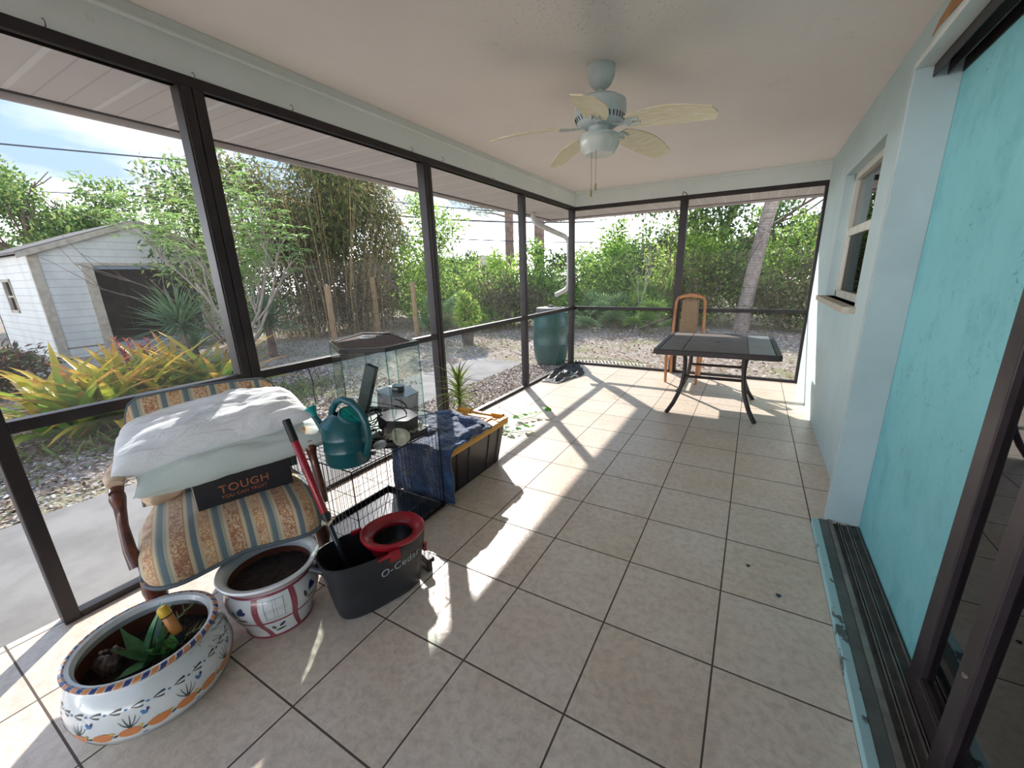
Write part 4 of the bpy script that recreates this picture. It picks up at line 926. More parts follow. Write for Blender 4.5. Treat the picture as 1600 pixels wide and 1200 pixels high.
# ================================================================== storage tote with yellow lid
M_tote=pm('black_tote_plastic','#1b1a1f',.45,c2='#222127',vs_=8,bs=70,bst=.06); M_lid=pm('amber_yellow_lid','#d79a2c',.42,c2='#cf8f26',vs_=6,coat=.1)
TT=thing('storage_tote','black storage tote with amber yellow lid on the floor behind the crate','storage box',(.618,2.085,0),0)
def rrect(hx_,hy_,r,n=6):
    o=[]
    for (sx,sy,a0) in ((1,1,0),(-1,1,90),(-1,-1,180),(1,-1,270)):
        for k in range(n+1):
            a=R_(a0+90*k/n); o.append((sx*(hx_-r)+r*math.cos(a),sy*(hy_-r)+r*math.sin(a)))
    return o
b=MB(); lv2=[(0,.178,.300),(.012,.186,.308),(.30,.228,.345),(.318,.232,.350)]
loft(b,[[(x,y,z) for x,y in rrect(hx_,hy_,.04)] for z,hx_,hy_ in lv2],True)
TB=b.build('tote_body',M_tote,TT,smooth=True)
for s_ in (-1,1):
    for y in (-.25,-.12,.12,.25):
        MB().add([(s_*(.187+.043*(z-.012)/.3)+s_*dx,y*(.9+.1*z/.3)+dy,z) for z in (.02,.295) for (dx,dy) in ((0,-.008),(.006,-.004),(.006,.004),(0,.008))],[(0,1,5,4),(1,2,6,5),(2,3,7,6)] if s_<0 else [(4,5,1,0),(5,6,2,1),(6,7,3,2)]).build('side_rib',M_tote,TB)
b=MB()
def R3(hx_,hy_,z,r=.045): return [(x,y,z) for x,y in rrect(hx_,hy_,r)]
loft(b,[R3(.243,.362,.305),R3(.250,.370,.310),R3(.252,.372,.345),R3(.247,.366,.352),R3(.222,.340,.352),R3(.214,.332,.340)]); b.add(R3(.214,.332,.340),[tuple(range(len(R3(.2,.3,0))))])
LD=b.build('lid',M_lid,TT,smooth=True,label='amber yellow lid')
b=MB()
for x in (-.13,.13): b.box((x-.014,-.30,.338),(x+.014,.30,.350))
for y in (.28,.12,-.05): b.box((-.18,y-.010,.338),(.18,y+.010,.347))
b.tube([(-.18,.30,.343),(.16,.02,.343)],.007,4); b.tube([(.18,.30,.343),(-.16,.02,.343)],.007,4)
b.box((.10,.335,.345),(.20,.372,.366)); b.box((-.20,.335,.345),(-.10,.372,.366)); b.box((.222,.22,.346),(.252,.30,.358)); b.box((.222,-.30,.346),(.252,-.22,.358))
b.build('lid_ribs',M_lid,LD,bevel=.002)
# ---- blue quilt draped over the tote and down its near end
M_qlt=NT('navy_blue_quilt'); v=M_qlt.coords((1,1,1)); n=M_qlt.noise(v,9,5,.6); M_qlt.color(M_qlt.ramp(n,[(.35,'#0f2a4c'),(.55,'#183f6b'),(.7,'#2a5f90')])); M_qlt.set(rough=.75,sheen=.5)
vv=M_qlt.n('ShaderNodeTexVoronoi'); vv.inputs['Scale'].default_value=26; M_qlt.l(v,vv.inputs['Vector']); M_qlt.bump(M_qlt.math('ADD',vv.outputs['Distance'],M_qlt.noise(v,60,3)),.7,.010); M_qlt=M_qlt.m
def quilt(u,v):
    # u across (x), v from far end on the lid, over the near edge, down to the floor
    x=.40+.50*u+.02*mnoise.noise(Vector((u*3,v*4,1))); Lq=v*.86
    if Lq<.42:
        y=2.16-Lq-.05*(1-u)*0+(.05*math.sin(u*3.0)) ; z=.375+.035*abs(mnoise.noise(Vector((u*3,v*6,2))))+.045*math.sin(math.pi*min(1,Lq/.42))*(.5+.5*math.sin(u*4+1))
        z+= .018*mnoise.noise(Vector((u*9,v*14,5)))
        if u>.86: z-= (u-.86)*.35*0; 
    else:
        t=Lq-.42; y=1.705+.012*math.sin(u*14)+.010*mnoise.noise(Vector((u*7,v*9,2)))+.04*max(0,.05-t)/.05*(0.5); z=.375-t*.82+.0
    return (x,y,z)
b=MB(); b.grid(quilt,44,64); q=b.build('quilt',M_qlt,None,smooth=True,solid=.016); tag(q,'rumpled navy blue quilt draped over the yellow lidded tote and hanging at its near end','blanket')
b=MB(); b.tube([(.42,2.14,.39),(.55,2.17,.405),(.68,2.12,.40),(.80,2.13,.395),(.86,2.09,.385)],[.03,.042,.036,.045,.03],14); b.tube([(.86,2.06,.39),(.862,1.95,.40),(.85,1.84,.388)],[.032,.035,.028],12); b.build('rolled_edge',M_qlt,q,smooth=True)

# ================================================================== potted dracaena, trailing pothos, plastic sheet
def strap(base,yaw,el,L_,W_,bend,n=9,fold=.25,cols=None,twist=0):
    """long narrow leaf: returns verts, faces, colours"""
    p=Vector(base); e=el; vs=[];cs=[];fs=[]
    for k in range(n+1):
        t=k/n; wd=W_*min(1,(t*5+.35))*(1-t**2.4)+.0006
        d=Vector((math.cos(yaw)*math.cos(e),math.sin(yaw)*math.cos(e),math.sin(e))); s_=Vector((-math.sin(yaw),math.cos(yaw),0)); up=s_.cross(d)*-1
        if twist: s_=Matrix.Rotation(twist*t,3,d)@s_
        vs+=[p+s_*wd/2+up*wd*fold,p,p-s_*wd/2+up*wd*fold]; p=p+d*L_/n; e+=bend/n
        if cols is not None:
            c=np.array(cols[0])*(1-t)+np.array(cols[1])*t if len(cols)==2 else (np.array(cols[0])*(1-2*t)+np.array(cols[1])*2*t if t<.5 else np.array(cols[1])*(2-2*t)+np.array(cols[2])*(2*t-1))
            cs+=[c]*3
    for k in range(n):
        for j in (0,1): fs.append((k*3+j,k*3+j+1,k*3+j+4,k*3+j+3))
    return vs,fs,cs
class FB(MB):
    def __init__(s): super().__init__(); s.cols=[]
    def strap(s,*a,**k):
        v_,f_,c_=strap(*a,**k); s.add(v_,f_); s.cols+=[tuple(c) for c in c_]
    def col(s,n,c): s.cols+=[tuple(lin(c))]*n
DR=thing('dracaena','potted dracaena with arching green and cream striped leaves behind the storage tote','houseplant',(.235,2.62,0))
MB().lathe([(0,0),(.085,0),(.105,.15),(.115,.16),(.115,.18),(.100,.18),(.092,.16),(0,.158)],28).build('nursery_pot',bpy.data.materials['black_plastic'],DR,smooth=True)
MB().tube([(0,0,.155),(.01,.01,.26),(.02,.01,.36),(.03,.0,.50)],[.014,.012,.011,.008],8).build('stem',pm('brown_cane','#6d5f43',.8),DR,smooth=True)
f=FB(); rs=random.Random(3)
for k in range(54):
    t=k/54; yaw=k*2.399; z=.30+.21*t; el=.35+.95*t+rs.uniform(-.15,.15); L_=.22+.06*rs.random(); c0=lin(rs.choice(['#4d7030','#5f7f38','#7d9346'])); c1=lin(rs.choice(['#a7ac62','#7d9346','#8a7a48']))
    f.strap((.02,.005,z),yaw,el,L_,.020,-1.7+.9*t,n=8,cols=[c0,c1])
f.build('leaves',M_strap,DR,smooth=True)
def heart(c,yaw,tilt,s_):
    pts=[(0,-.15),(.28,-.42),(.52,-.20),(.46,.18),(.22,.48),(0,.72),(-.22,.48),(-.46,.18),(-.52,-.20),(-.28,-.42)]
    Mh=Matrix.Translation(c)@Matrix.Rotation(yaw,4,'Z')@Matrix.Rotation(tilt,4,'X'); 
    vs=[Mh@Vector((x*s_,y*s_,.10*s_*abs(x)*2)) for x,y in pts]+[Mh@Vector((0,.1*s_,0))]; n=len(pts)
    return vs,[(i,(i+1)%n,n) for i in range(n)]
PT=thing('pothos_vine','bright green pothos vine trailing over the sunny tiles beside the tote','houseplant',(0,0,0))
b=MB(); P_=[(.30,2.78,.16),(.36,2.86,.10),(.44,2.95,.03),(.52,2.93,.012),(.60,2.88,.010),(.70,2.98,.010),(.76,3.02,.010)]; b.tube(P_,.0028,6); P2_=[(.38,2.85,.12),(.42,3.0,.20),(.48,3.12,.10),(.52,3.22,.012),(.60,3.36,.012),(.66,3.45,.06)]; b.tube(P2_,.0028,6); b.tube([(.27,2.75,.2),(.33,2.95,.30),(.38,3.05,.22),(.36,3.1,.12)],.0025,6); b.build('stem',pm('green_vine_stem','#77894e',.6),PT,smooth=True)
f=MB(); rs=random.Random(9)
for (x,y,z) in [(.45,2.96,.05),(.47,2.90,.03),(.50,2.97,.04),(.53,2.89,.03),(.61,2.87,.03),(.66,2.93,.04),(.70,3.0,.05),(.74,3.03,.04),(.50,3.16,.05),(.53,3.20,.04),(.55,3.26,.05),(.49,3.22,.04),(.58,3.31,.05),(.62,3.38,.05),(.66,3.45,.08),(.68,3.50,.05),(.41,3.0,.10),(.43,3.08,.05)]:
    v_,f_=heart((x,y,z),rs.random()*6.28,R_(rs.uniform(5,55)),.05+.02*rs.random()); f.add(v_,f_)
f.cols=[tuple(lin(random.Random(int(i/11)).choice(['#4f9438','#6aae45','#3f8235']))) for i in range(len(f.v))]; f.build('leaves',M_leaf,PT,smooth=True)
M_film=NT('crumpled_grey_plastic'); M_film.color('#26282f'); M_film.set(rough=.22,spec=.6); v=M_film.coords((1,1,1)); M_film.bump(M_film.noise(v,14,5,.7,1.5),1,.03); M_film.set(alpha=M_film.ramp(M_film.noise(v,5,4),[(.35,.75),(.65,.97)])); M_film=M_film.m
def film(u,v):
    x=.03+.38*u*(.55+.45*math.sin(math.pi*(v*.9+.1))) ; y=4.62+1.10*v+.10*u*math.sin(v*5)
    e=min(u,1-u,v,1-v)*6; z=.008+min(1,max(0,e))*(.13*abs(mnoise.noise(Vector((u*2.5,v*4,0))))+.07*abs(mnoise.noise(Vector((u*6,v*9,3))))+.05*math.exp(-((u-.35)/.2)**2)*v)
    return (x,y,z)
b=MB(); b.grid(film,30,50); tag(b.build('plastic_sheet',M_film,None,smooth=True),'crumpled clear grey plastic sheet on the tiles at the foot of the far corner post','plastic sheet')
# twine tied round the far screen post
b=MB(); pts=[(1.483+.052*math.cos(t),YF-.006+.012*math.sin(t),2.27-.012*t/6) for t in np.linspace(0,12.5,40)]; b.tube(pts,.004,6); b.tube([(1.455,YF-.012,2.30),(1.47,YF-.03,2.335),(1.50,YF-.02,2.32),(1.53,YF-.02,2.27)],.005,6); b.tube([(1.50,YF-.014,2.26),(1.495,YF-.016,2.16),(1.50,YF-.016,2.10)],.004,6)
tag(b.build('twine',pm('brown_twine','#4b3a2e',.9),None,smooth=True),'brown twine knotted around the top of the middle far screen post','twine')
b=MB().tube([(-.01,1.49,.85),(0.0,1.50,.76),(.004,1.49,.68),(.002,1.495,.62)],.003,6); tag(b.build('hanging_cord',M_wire,None,smooth=True),'short black cord dangling from the middle rail beside the glass tank','cord')
# leaf scraps on the tiles
for (x,y,c,s_,lab) in ((2.62,1.79,'#2f4c63',.020,'tiny blue plastic scrap on the tiles beside the door curb'),(2.50,1.94,'#2b2723',.016,'tiny dark seed husk on the tiles left of the blue scrap')):
    v_,f_=heart((x,y,.004),1.0,.1,s_); o=MB().add(v_,f_).build('floor_scrap',pm('scrap_'+c[1:],c,.6),None,solid=.002); tag(o,lab,'debris')

# ================================================================== yard
GZ=-.105
def leafcloud(blobs,n,size,pal,droop=0.,aspect=.42,shell=2.2,seed=0,fill=1.0,yb=0.):
    r=np.random.default_rng(seed); B=np.array(blobs,float); wt=(B[:,3]*B[:,4]*B[:,5])**(2/3); wt/=wt.sum()
    k=r.choice(len(B),n,p=wt); d=r.normal(size=(n,3)); d/=np.linalg.norm(d,axis=1)[:,None]
    rad=r.random(n)**(1/shell)*(1+.12*r.normal(size=n)); P=B[k,:3]+d*B[k,3:6]*rad[:,None]
    keep=P[:,2]>GZ+.02; P=P[keep]; d=d[keep]; n=len(P)
    ld=d*.55+r.normal(size=(n,3))*.6; ld[:,2]-=droop; ld/=np.linalg.norm(ld,axis=1)[:,None]
    s_=np.cross(ld,r.normal(size=(n,3))); s_/=np.linalg.norm(s_,axis=1)[:,None]
    L_=size*(.6+.8*r.random(n))[:,None]; Wd=L_*aspect*.5; nr=np.cross(ld,s_)
    v0=P; v1=P+ld*L_*.45+s_*Wd+nr*L_*.05; v2=P+ld*L_-nr*L_*.06; v3=P+ld*L_*.45-s_*Wd+nr*L_*.05
    V=np.stack([v0,v1,v2,v3],1).reshape(-1,3); pal=np.array([lin(c)[:3] for c in pal]); c=pal[r.integers(0,len(pal),n)]*(.8+.4*r.random((n,1))); c=np.concatenate([c,np.ones((n,1))],1)
    return V,np.repeat(c,4,0)
def leafobj(name,V,C,parent,mat=None):
    n=len(V)//4; me=bpy.data.meshes.new(name); me.vertices.add(len(V)); me.vertices.foreach_set('co',V.astype(np.float32).ravel())
    me.loops.add(n*4); me.loops.foreach_set('vertex_index',np.arange(n*4,dtype=np.int32)); me.polygons.add(n); me.polygons.foreach_set('loop_start',np.arange(0,n*4,4,dtype=np.int32))
    try: me.polygons.foreach_set('loop_total',np.full(n,4,dtype=np.int32))
    except Exception: pass
    a=me.color_attributes.new('tint','FLOAT_COLOR','POINT'); a.data.foreach_set('color',C.astype(np.float32).ravel()); me.materials.append(mat or M_leaf); me.update(calc_edges=True); me.validate()
    o=bpy.data.objects.new(name,me); COL.objects.link(o); o.parent=parent; return o
def branch(b,p,d,L_,r,depth,rs,spread=.6,up=.1,n=5,tips=None):
    p=Vector(p); d=Vector(d).normalized(); pa=[p.copy()]
    for k in range(n):
        d=(d+Vector((rs.uniform(-1,1),rs.uniform(-1,1),rs.uniform(-1,1)))*.16+Vector((0,0,up*.3))).normalized(); p=p+d*L_/n; pa.append(p.copy())
    b.tube(pa,[r,r*.62],6 if r>.02 else 5)
    if depth>0:
        for k in range(3):
            i=rs.randint(2,n); nd=(d+Vector((rs.uniform(-1,1),rs.uniform(-1,1),rs.uniform(-.5,1)))*spread).normalized(); branch(b,pa[i],nd,L_*.68,r*.55,depth-1,rs,spread,up,n,tips)
    elif tips is not None: tips.append(p.copy())
M_bark=pm('grey_brown_bark','#7a6a5f',.95,c2='#5b4d44',vs_=9,bs=25,bst=.8,bd=.02); M_pale=pm('pale_smooth_bark','#a09488',.85,c2='#83786d',vs_=9,bs=20,bst=.4); M_cane=pm('dry_bamboo_cane','#a88f63',.7,c2='#7d6846',vs_=5,sc=(1,1,.5))
G1=['#4f7a30','#6c9a3c','#86ad4a','#3c5f2a','#a3bf5c']; G2=['#3b5530','#4a6a3a','#5b7a45','#2f4528','#7a8f52']; GB=['#4c5a35','#6d7040','#8a8452','#3c4a2e','#a0925e','#75653f']; GY=['#8ab04a','#a5c45a','#6f9a3a','#c0cf6c']
def bush(name,label,cat,c,blobs,n,size,pal,group=None,stems=5,sh=1.0,droop=.1,mat=None,seed=0,bark=M_bark if 0 else None,stemr=.02,aspect=.42,shell=2.2):
    o=thing(name,label,cat,(c[0],c[1],GZ),0,group)
    V,C=leafcloud(blobs,n,size,pal,droop,aspect,shell,seed); leafobj('foliage',V,C,o)
    rs=random.Random(seed); b=MB(); H=max(q[2] for q in blobs)
    for k in range(stems):
        a=rs.random()*6.28; branch(b,(.15*math.cos(a),.15*math.sin(a),0),(math.cos(a)*sh*.7,math.sin(a)*sh*.7,1),H*.55,stemr,2,rs)
    b.build('branches',bark or M_bark,o,smooth=True); return o
# --- hedge of viny shrubs behind the yard (left and far side)
def hedge(c,w_,h,d,seed,pal,label,n=5200,size=.12,lumps=9,grp='leafy shrubs of the overgrown hedge',top=0):
    rs=random.Random(seed); bl=[]
    for k in range(lumps):
        x=rs.uniform(-w_,w_)*.72; z=h*(.28+.52*rs.random()); bl.append((x,rs.uniform(-d,d)*.5,z,w_*.42*rs.uniform(.7,1.2),d*.6,h*.24*rs.uniform(.8,1.3)))
    bl.append((0,0,h*.32,w_*.85,d*.8,h*.33))
    for k in range(4): bl.append((rs.uniform(-w_,w_)*.8,rs.uniform(-d,d)*.4,h*rs.uniform(.85,1.05),.28,.28,.35))
    return bush('hedge_shrub',label,'shrub',c,bl,n,size,pal,grp,stems=4,seed=seed)
HL=[((-8.9,11.6),1.6,2.0,1.0,G1,'bright green hedge shrub behind the wooden stakes, below the gap in the trees'),
 ((-6.6,11.0),1.5,1.85,1.0,G1,'light green hedge shrub left of the distant roof, behind the potted shrub'),
 ((-4.6,10.8),1.4,1.95,1.0,GY,'yellow-green hedge shrub directly below the distant brown roof'),
 ((-2.8,11.0),1.4,2.15,1.0,G1,'green hedge shrub behind the rain barrel and downspout'),
 ((-3.7,10.1),1.3,1.25,.8,['#5e5a48','#7a705a','#4a5238','#6c7a45'],'low tangle of brown twiggy growth between potted shrub and rain barrel'),
 ((-1.1,12.2),1.3,2.7,1.0,G1,'tall green hedge shrub just right of the far corner post'),
 ((.5,12.9),1.3,2.75,1.0,GY,'yellow-green vine-covered shrub left of the wooden dining chair'),
 ((1.2,12.6),1.2,2.9,1.0,G2+GY,'dark and light green shrub left of the leaning palm trunk'),
 ((2.9,12.7),1.3,3.0,1.0,GY+G1,'sunny yellow-green shrub right of the leaning palm trunk'),
 ((4.6,12.4),1.4,3.2,1.0,GY,'bright green shrub at the right edge beside the blue house wall'),
 ((3.3,11.9),1.2,1.5,.8,['#6b6a48','#8a7a55','#4d5a33','#a59a72','#5f7a3a'],'brown twiggy undergrowth right of the palm trunk base'),
 ((.9,11.9),1.0,1.6,.7,['#7a7a4a','#8a7a55','#5d7a3a','#9aa05a','#6f8a3a'],'low mixed undergrowth left of the palm trunk base')]
for i,(c,w_,h,d,pal,lab) in enumerate(HL): hedge(c,w_,h,d,20+i,pal,lab,n=5600 if h>1.7 else 3600,size=.115 if h>1.7 else .10)
for i,(c,h,lab) in enumerate((((-10.2,11.4),2.9,'dark backing shrub directly behind the right half of the bamboo'),((-7.4,13.6),2.1,'dark backing shrub behind the light hedge left of the distant roof'),((-3.2,13.6),2.0,'dark backing shrub behind the hedge at the pine trunks'),((-.3,15.2),2.7,'dark backing shrub behind the hedge right of the corner post'),((3.0,15.2),3.2,'dark backing shrub behind the leaning palm trunk'),((6.6,14.6),3.4,'dark backing shrub at the far right beyond the yellow-green one'))):
    hedge(c,2.1,h,1.0,200+i,G2,lab,n=7500,size=.15)
# --- overhanging broadleaf tree on the far side
ot=thing('broadleaf_tree','dark-leaved tree whose boughs hang across the far screens above the hedge','tree',(1.2,13.6,GZ))
bl=[(x,y,z,.8,.6,.5) for x,y,z in ((-1.6,-.6,3.4),(-.6,-.9,3.7),(.4,-1.0,3.4),(1.2,-1.2,3.7),(.1,-1.3,2.8),(2.3,-.9,3.8),(3.1,-.6,3.5),(-.4,-1.1,4.4),(1.2,-1.0,4.5),(2.6,-.6,4.6))]
V,C=leafcloud(bl,6500,.13,G2+['#6a8a45','#8aa05a'],.25,.45,2.0,91); leafobj('foliage',V,C,ot)
b=MB(); rs=random.Random(8); branch(b,(0,0,0),(.1,-.1,1),4.2,.10,3,rs,.8); branch(b,(.1,-.1,1.2),(-.5,-.4,.8),3.,.05,2,rs,.8); branch(b,(.1,-.1,1.6),(.9,-.3,.6),3.,.05,2,rs,.8); b.build('trunk',M_bark,ot,smooth=True)
# --- leaning palm trunk
pt=thing('palm_tree','ringed grey palm trunk leaning right behind the patio table','palm tree',(2.18,11.6,GZ))
path=[(0,0,-.02),(.03,0,.4),(.09,.02,1.0),(.16,.05,1.7),(.25,.10,2.4),(.36,.15,3.1),(.5,.2,3.9),(.7,.25,4.8)]
def mk_palm():
    t=NT('palm_bark'); v=t.coords((1,1,1)); s_=t.n('ShaderNodeSeparateXYZ'); t.l(v,s_.inputs[0]); z=t.math('FRACT',t.math('MULTIPLY',t.math('ADD',s_.outputs['Z'],t.math('MULTIPLY',t.noise(v,4,2),.04)),16.))
    c=t.ramp(t.noise(v,10,5),[(.35,'#8a7b72'),(.65,'#b3a59a')]); c=t.mix(t.ramp(z,[(.0,.7),(.25,0.0)]),c,'#57493f'); t.color(c); t.set(rough=.95); t.bump(z,.6,.02); return t.m
MB().tube(path,[.20,.175,.165,.16,.15,.15,.14,.13],16).build('trunk',mk_palm(),pt,smooth=True)
f=FB(); rs=random.Random(2)
for k in range(14):
    yaw=k*2.4; f.strap((.68,.25,4.75),yaw,.9-.1*(k%4),1.7,.28,-1.6,n=9,cols=[lin('#5a7a38'),lin('#7a9a48')])
f.build('fronds',M_strap,pt,smooth=True)
# --- saw palmettos
def fan(f,base,yaw,el,stem,R0,nl,c0,c1,rs):
    d=Vector((math.cos(yaw)*math.cos(el),math.sin(yaw)*math.cos(el),math.sin(el))); p=Vector(base); q=p+d*stem+Vector((0,0,-.06*stem))
    n0=len(f.v); f.tube([p,(p+q)/2+Vector((0,0,.04)),q],[.008,.006,.006],4); f.cols+=[tuple(c0)]*(len(f.v)-n0)
    s_=Vector((-math.sin(yaw),math.cos(yaw),0)); u=d*.75+Vector((0,0,.35)); u.normalize()
    for k in range(nl):
        a=-1.9+3.8*k/(nl-1); dd=(u*math.cos(a)+s_*math.sin(a)); dd.normalize(); L_=R0*(1-.22*abs(a)/1.9); w_=.030*R0/.45
        sd=(s_*math.cos(a)-u*math.sin(a)); tip=q+dd*L_+Vector((0,0,-.10*L_-.06*rs.random())); m=q+dd*L_*.45+Vector((0,0,.01))
        f.add([q,m+sd*w_,tip,m-sd*w_],[(0,1,2,3)]); c=np.array(c0)*(1-.5)+np.array(c1)*.5; c=c*(.8+.4*rs.random()); f.cols+=[tuple(c0),tuple(c),tuple(c1),tuple(c)]
def palmetto(c,seed,label,n=14,R0=.45,st=.6,pal=('#4f7a3c','#7fa85a')):
    o=thing('saw_palmetto',label,'palm',(c[0],c[1],GZ),0,'saw palmettos at the foot of the hedge'); f=FB(); rs=random.Random(seed)
    for k in range(n):
        q=rs.random(); fan(f,(rs.uniform(-.1,.1),rs.uniform(-.1,.1),.02),k*2.399+rs.random()*.4,.25+1.15*q,st*rs.uniform(.6,1.15),R0*rs.uniform(.8,1.15),20,lin(pal[0]),lin(pal[1] if rs.random()>.15 else '#b5a872'),rs)
    f.build('fronds',M_strap,o); return o
for i,(c,n,R0,st,lab) in enumerate([((-1.1,10.9),18,.50,.75,'large grey-green fan palmetto right of the far corner post'),((-.1,10.9),16,.46,.7,'fan palmetto with pale splayed leaves left of the dining chair'),
  ((.15,11.3),14,.5,1.1,'taller yellow-tinged palmetto above and left of the dining chair'),((-1.7,11.4),14,.48,.9,'palmetto behind the green rain barrel'),
  ((3.9,11.5),12,.42,.5,'palmetto low at the right end under the far screen'),((-5.2,8.9),16,.5,.75,'blue-green palmetto behind the right-hand wooden stake'),
  ((-4.2,9.4),12,.45,.5,'palmetto beside the potted yellow-green shrub')]):
    palmetto(c,60+i,lab,n,R0,st,('#55784a','#94b47c') if i in (0,5,3) else ('#4d7632','#8fb350'))
# bare white branch and sprout in front of hedge
b=MB(); rs=random.Random(6); branch(b,(-.2,0,.0),(.15,0,1),1.5,.018,2,rs,.9); branch(b,(-.15,.05,.1),(.8,-.2,.5),.9,.014,1,rs,.9); o=b.build('bare_branch',M_pale,None,smooth=True); o.location=(.05,10.2,GZ); tag(o,'bleached bare branch standing in front of the palmettos left of the chair','branch')
f=FB(); rs=random.Random(12)
for k in range(26):
    t=k/26; x=-.9+1.5*t; 
    for s_ in (-1,1): f.strap((x,.0+.05*t,.05+.03*math.sin(3*t)),(.0 if 0 else (s_*1.1)),.12,.30*(1-.5*t)+.05,.02,-.5,n=4,cols=[lin('#5c7a3a'),lin('#8fa052')])
o=thing('fallen_frond','fallen green palm frond lying on the ground just beyond the far corner','palm frond',(.4,6.35,GZ),.08); f.build('leaflets',M_strap,o); MB().tube([(-1.0,0,.03),(0,.02,.06),(.7,.05,.03)],[.012,.008,.004],6).build('midrib',M_pale,o,smooth=True)
# --- bamboo thicket
bt=thing('bamboo_thicket','tall drooping bamboo thicket with brown canes behind the wooden stakes','bamboo',(-8.1,7.7,GZ))
rs=random.Random(31); bl=[]
for k in range(26):
    a=rs.random()*6.28; r=rs.random()**.5*1.75; bl.append((r*math.cos(a)*.8,r*math.sin(a)*1.15,2.3+2.9*rs.random()*(1-.25*r),.62,.62,.62))
bl+=[(0,0,3.4,1.5,2.0,1.4),(.5,1.2,3.3,.9,1.0,1.3),(.3,.8,4.4,1.1,1.2,.8)]
V,C=leafcloud(bl,24000,.17,GB+['#5d7038','#7c8a48'],.85,.20,2.0,33); leafobj('foliage',V,C,bt)
b=MB()
for k in range(170):
    a=rs.random()*6.28; r=rs.random()**.5*1.45; x,y=r*math.cos(a),r*math.sin(a)*1.35; t=rs.uniform(1.8,4.6); q=1+.35*rs.random()
    b.tube([(x,y,0),(x*1.05,y*1.05,t*.4),(x*1.25*q,y*1.25*q,t*.8),(x*1.5*q,y*1.5*q,t)],[.010,.009,.006,.003],4)
b.build('canes',M_cane,bt,smooth=True)
V,C=leafcloud([(0,0,.9,1.5,2.2,1.0),(-.6,0,1.8,1.3,2.1,1.0)],14000,.15,['#6a5c40','#80704f','#4d4a32','#5c6640','#3f4530'],.5,.22,1.5,34); leafobj('dead_leaves',V,C,bt)
bush('hedge_shrub','bright small-leaved tree at the right edge of the bamboo, left of the thick middle post','shrub',(-6.0,9.3),[(0,0,1.9,.8,.9,.8),(.3,.3,2.8,.7,.8,.6),(-.2,0,1.0,.8,.9,.8),(.2,-.3,3.3,.4,.4,.4)],5200,.11,G1+GY,'leafy shrubs of the overgrown hedge',seed=40)
# --- small open tree with pale forked branches
st_=thing('small_tree','small open-crowned tree with pale forked branches and light green leaf sprays beside the thick post','tree',(-5.75,3.95,GZ))
rs=random.Random(44); b=MB(); tips=[]
for d_,L_ in (((-.1,-.25,1),1.35),((.25,.35,1),1.3),((.35,.8,.75),1.2),((-.4,-.1,1),1.5),((.0,.15,1),1.5)): branch(b,(0,0,.25),d_,L_,.034,3,rs,.62,.15,5,tips)
b.tube([(0,0,-.02),(0,0,.3)],[.07,.05],8); b.build('branches',M_pale,st_,smooth=True)
f=FB()
for t_ in tips:
    for q in range(4):
        p=t_+Vector((rs.uniform(-.18,.18),rs.uniform(-.18,.18),rs.uniform(-.12,.15))); y0=rs.random()*6.28
        for k in range(5): f.strap(p,y0+k*1.256+rs.uniform(-.3,.3),rs.uniform(-.3,.35),.14,.042,-.5,n=2,cols=[lin(rs.choice(['#5f8a3c','#7ba64c','#94b866','#4c7034'])),lin(rs.choice(['#8fb25c','#b5cf86']))])
f.build('foliage',M_leaf,st_)
bush('hedge_shrub','olive-green shrub crown between the shed and the bamboo, behind the thick post','shrub',(-9.0,5.2),[(0,0,2.2,1.2,1.2,1.2),(.3,-.5,3.3,.9,.8,.8),(-.2,.6,3.6,1.0,.9,.8),(.6,.2,1.2,.9,.9,.8)],7000,.12,G2+['#7d8f45','#98a55a'],'leafy shrubs of the overgrown hedge',seed=41,aspect=.35)
bush('hedge_shrub','feathery yellow-green bush behind the right roof slope of the shed','shrub',(-12.6,7.1),[(0,0,2.8,1.0,1.0,.9),(.4,-.7,3.7,.7,.9,.6),(0,.3,1.6,1.0,1.0,1.0)],4200,.15,['#8f9a45','#b0b060','#6f8a3a'],'leafy shrubs of the overgrown hedge',seed=42,aspect=.25)
# --- spiky yuccas
def yucca(c,n,L_,seed,label,h):
    o=thing('yucca',label,'yucca',(c[0],c[1],GZ)); f=FB(); rs=random.Random(seed)
    for k in range(n): f.strap((rs.uniform(-.04,.04),rs.uniform(-.04,.04),h+rs.uniform(-.15,.1)),k*2.399,rs.uniform(-.25,1.35),L_*rs.uniform(.8,1.1),.045,-.25,n=4,cols=[lin('#4d6b4a'),lin(rs.choice(['#6f9068','#86a57c','#5d8250']))])
    f.build('leaves',M_strap,o); MB().tube([(0,0,-.02),(.02,0,h*.5),(0,0,h)],[.09,.07,.06],8).build('trunk',M_bark,o,smooth=True)
yucca((-6.45,3.30),130,.78,3,'spiky green yucca in front of the shed doorway',.78); yucca((-6.0,4.55),120,.85,4,'spiky green yucca just right of the thick post',.72); yucca((-6.9,3.6),60,.6,5,'lower yucca at the right corner of the shed doorway',.3)
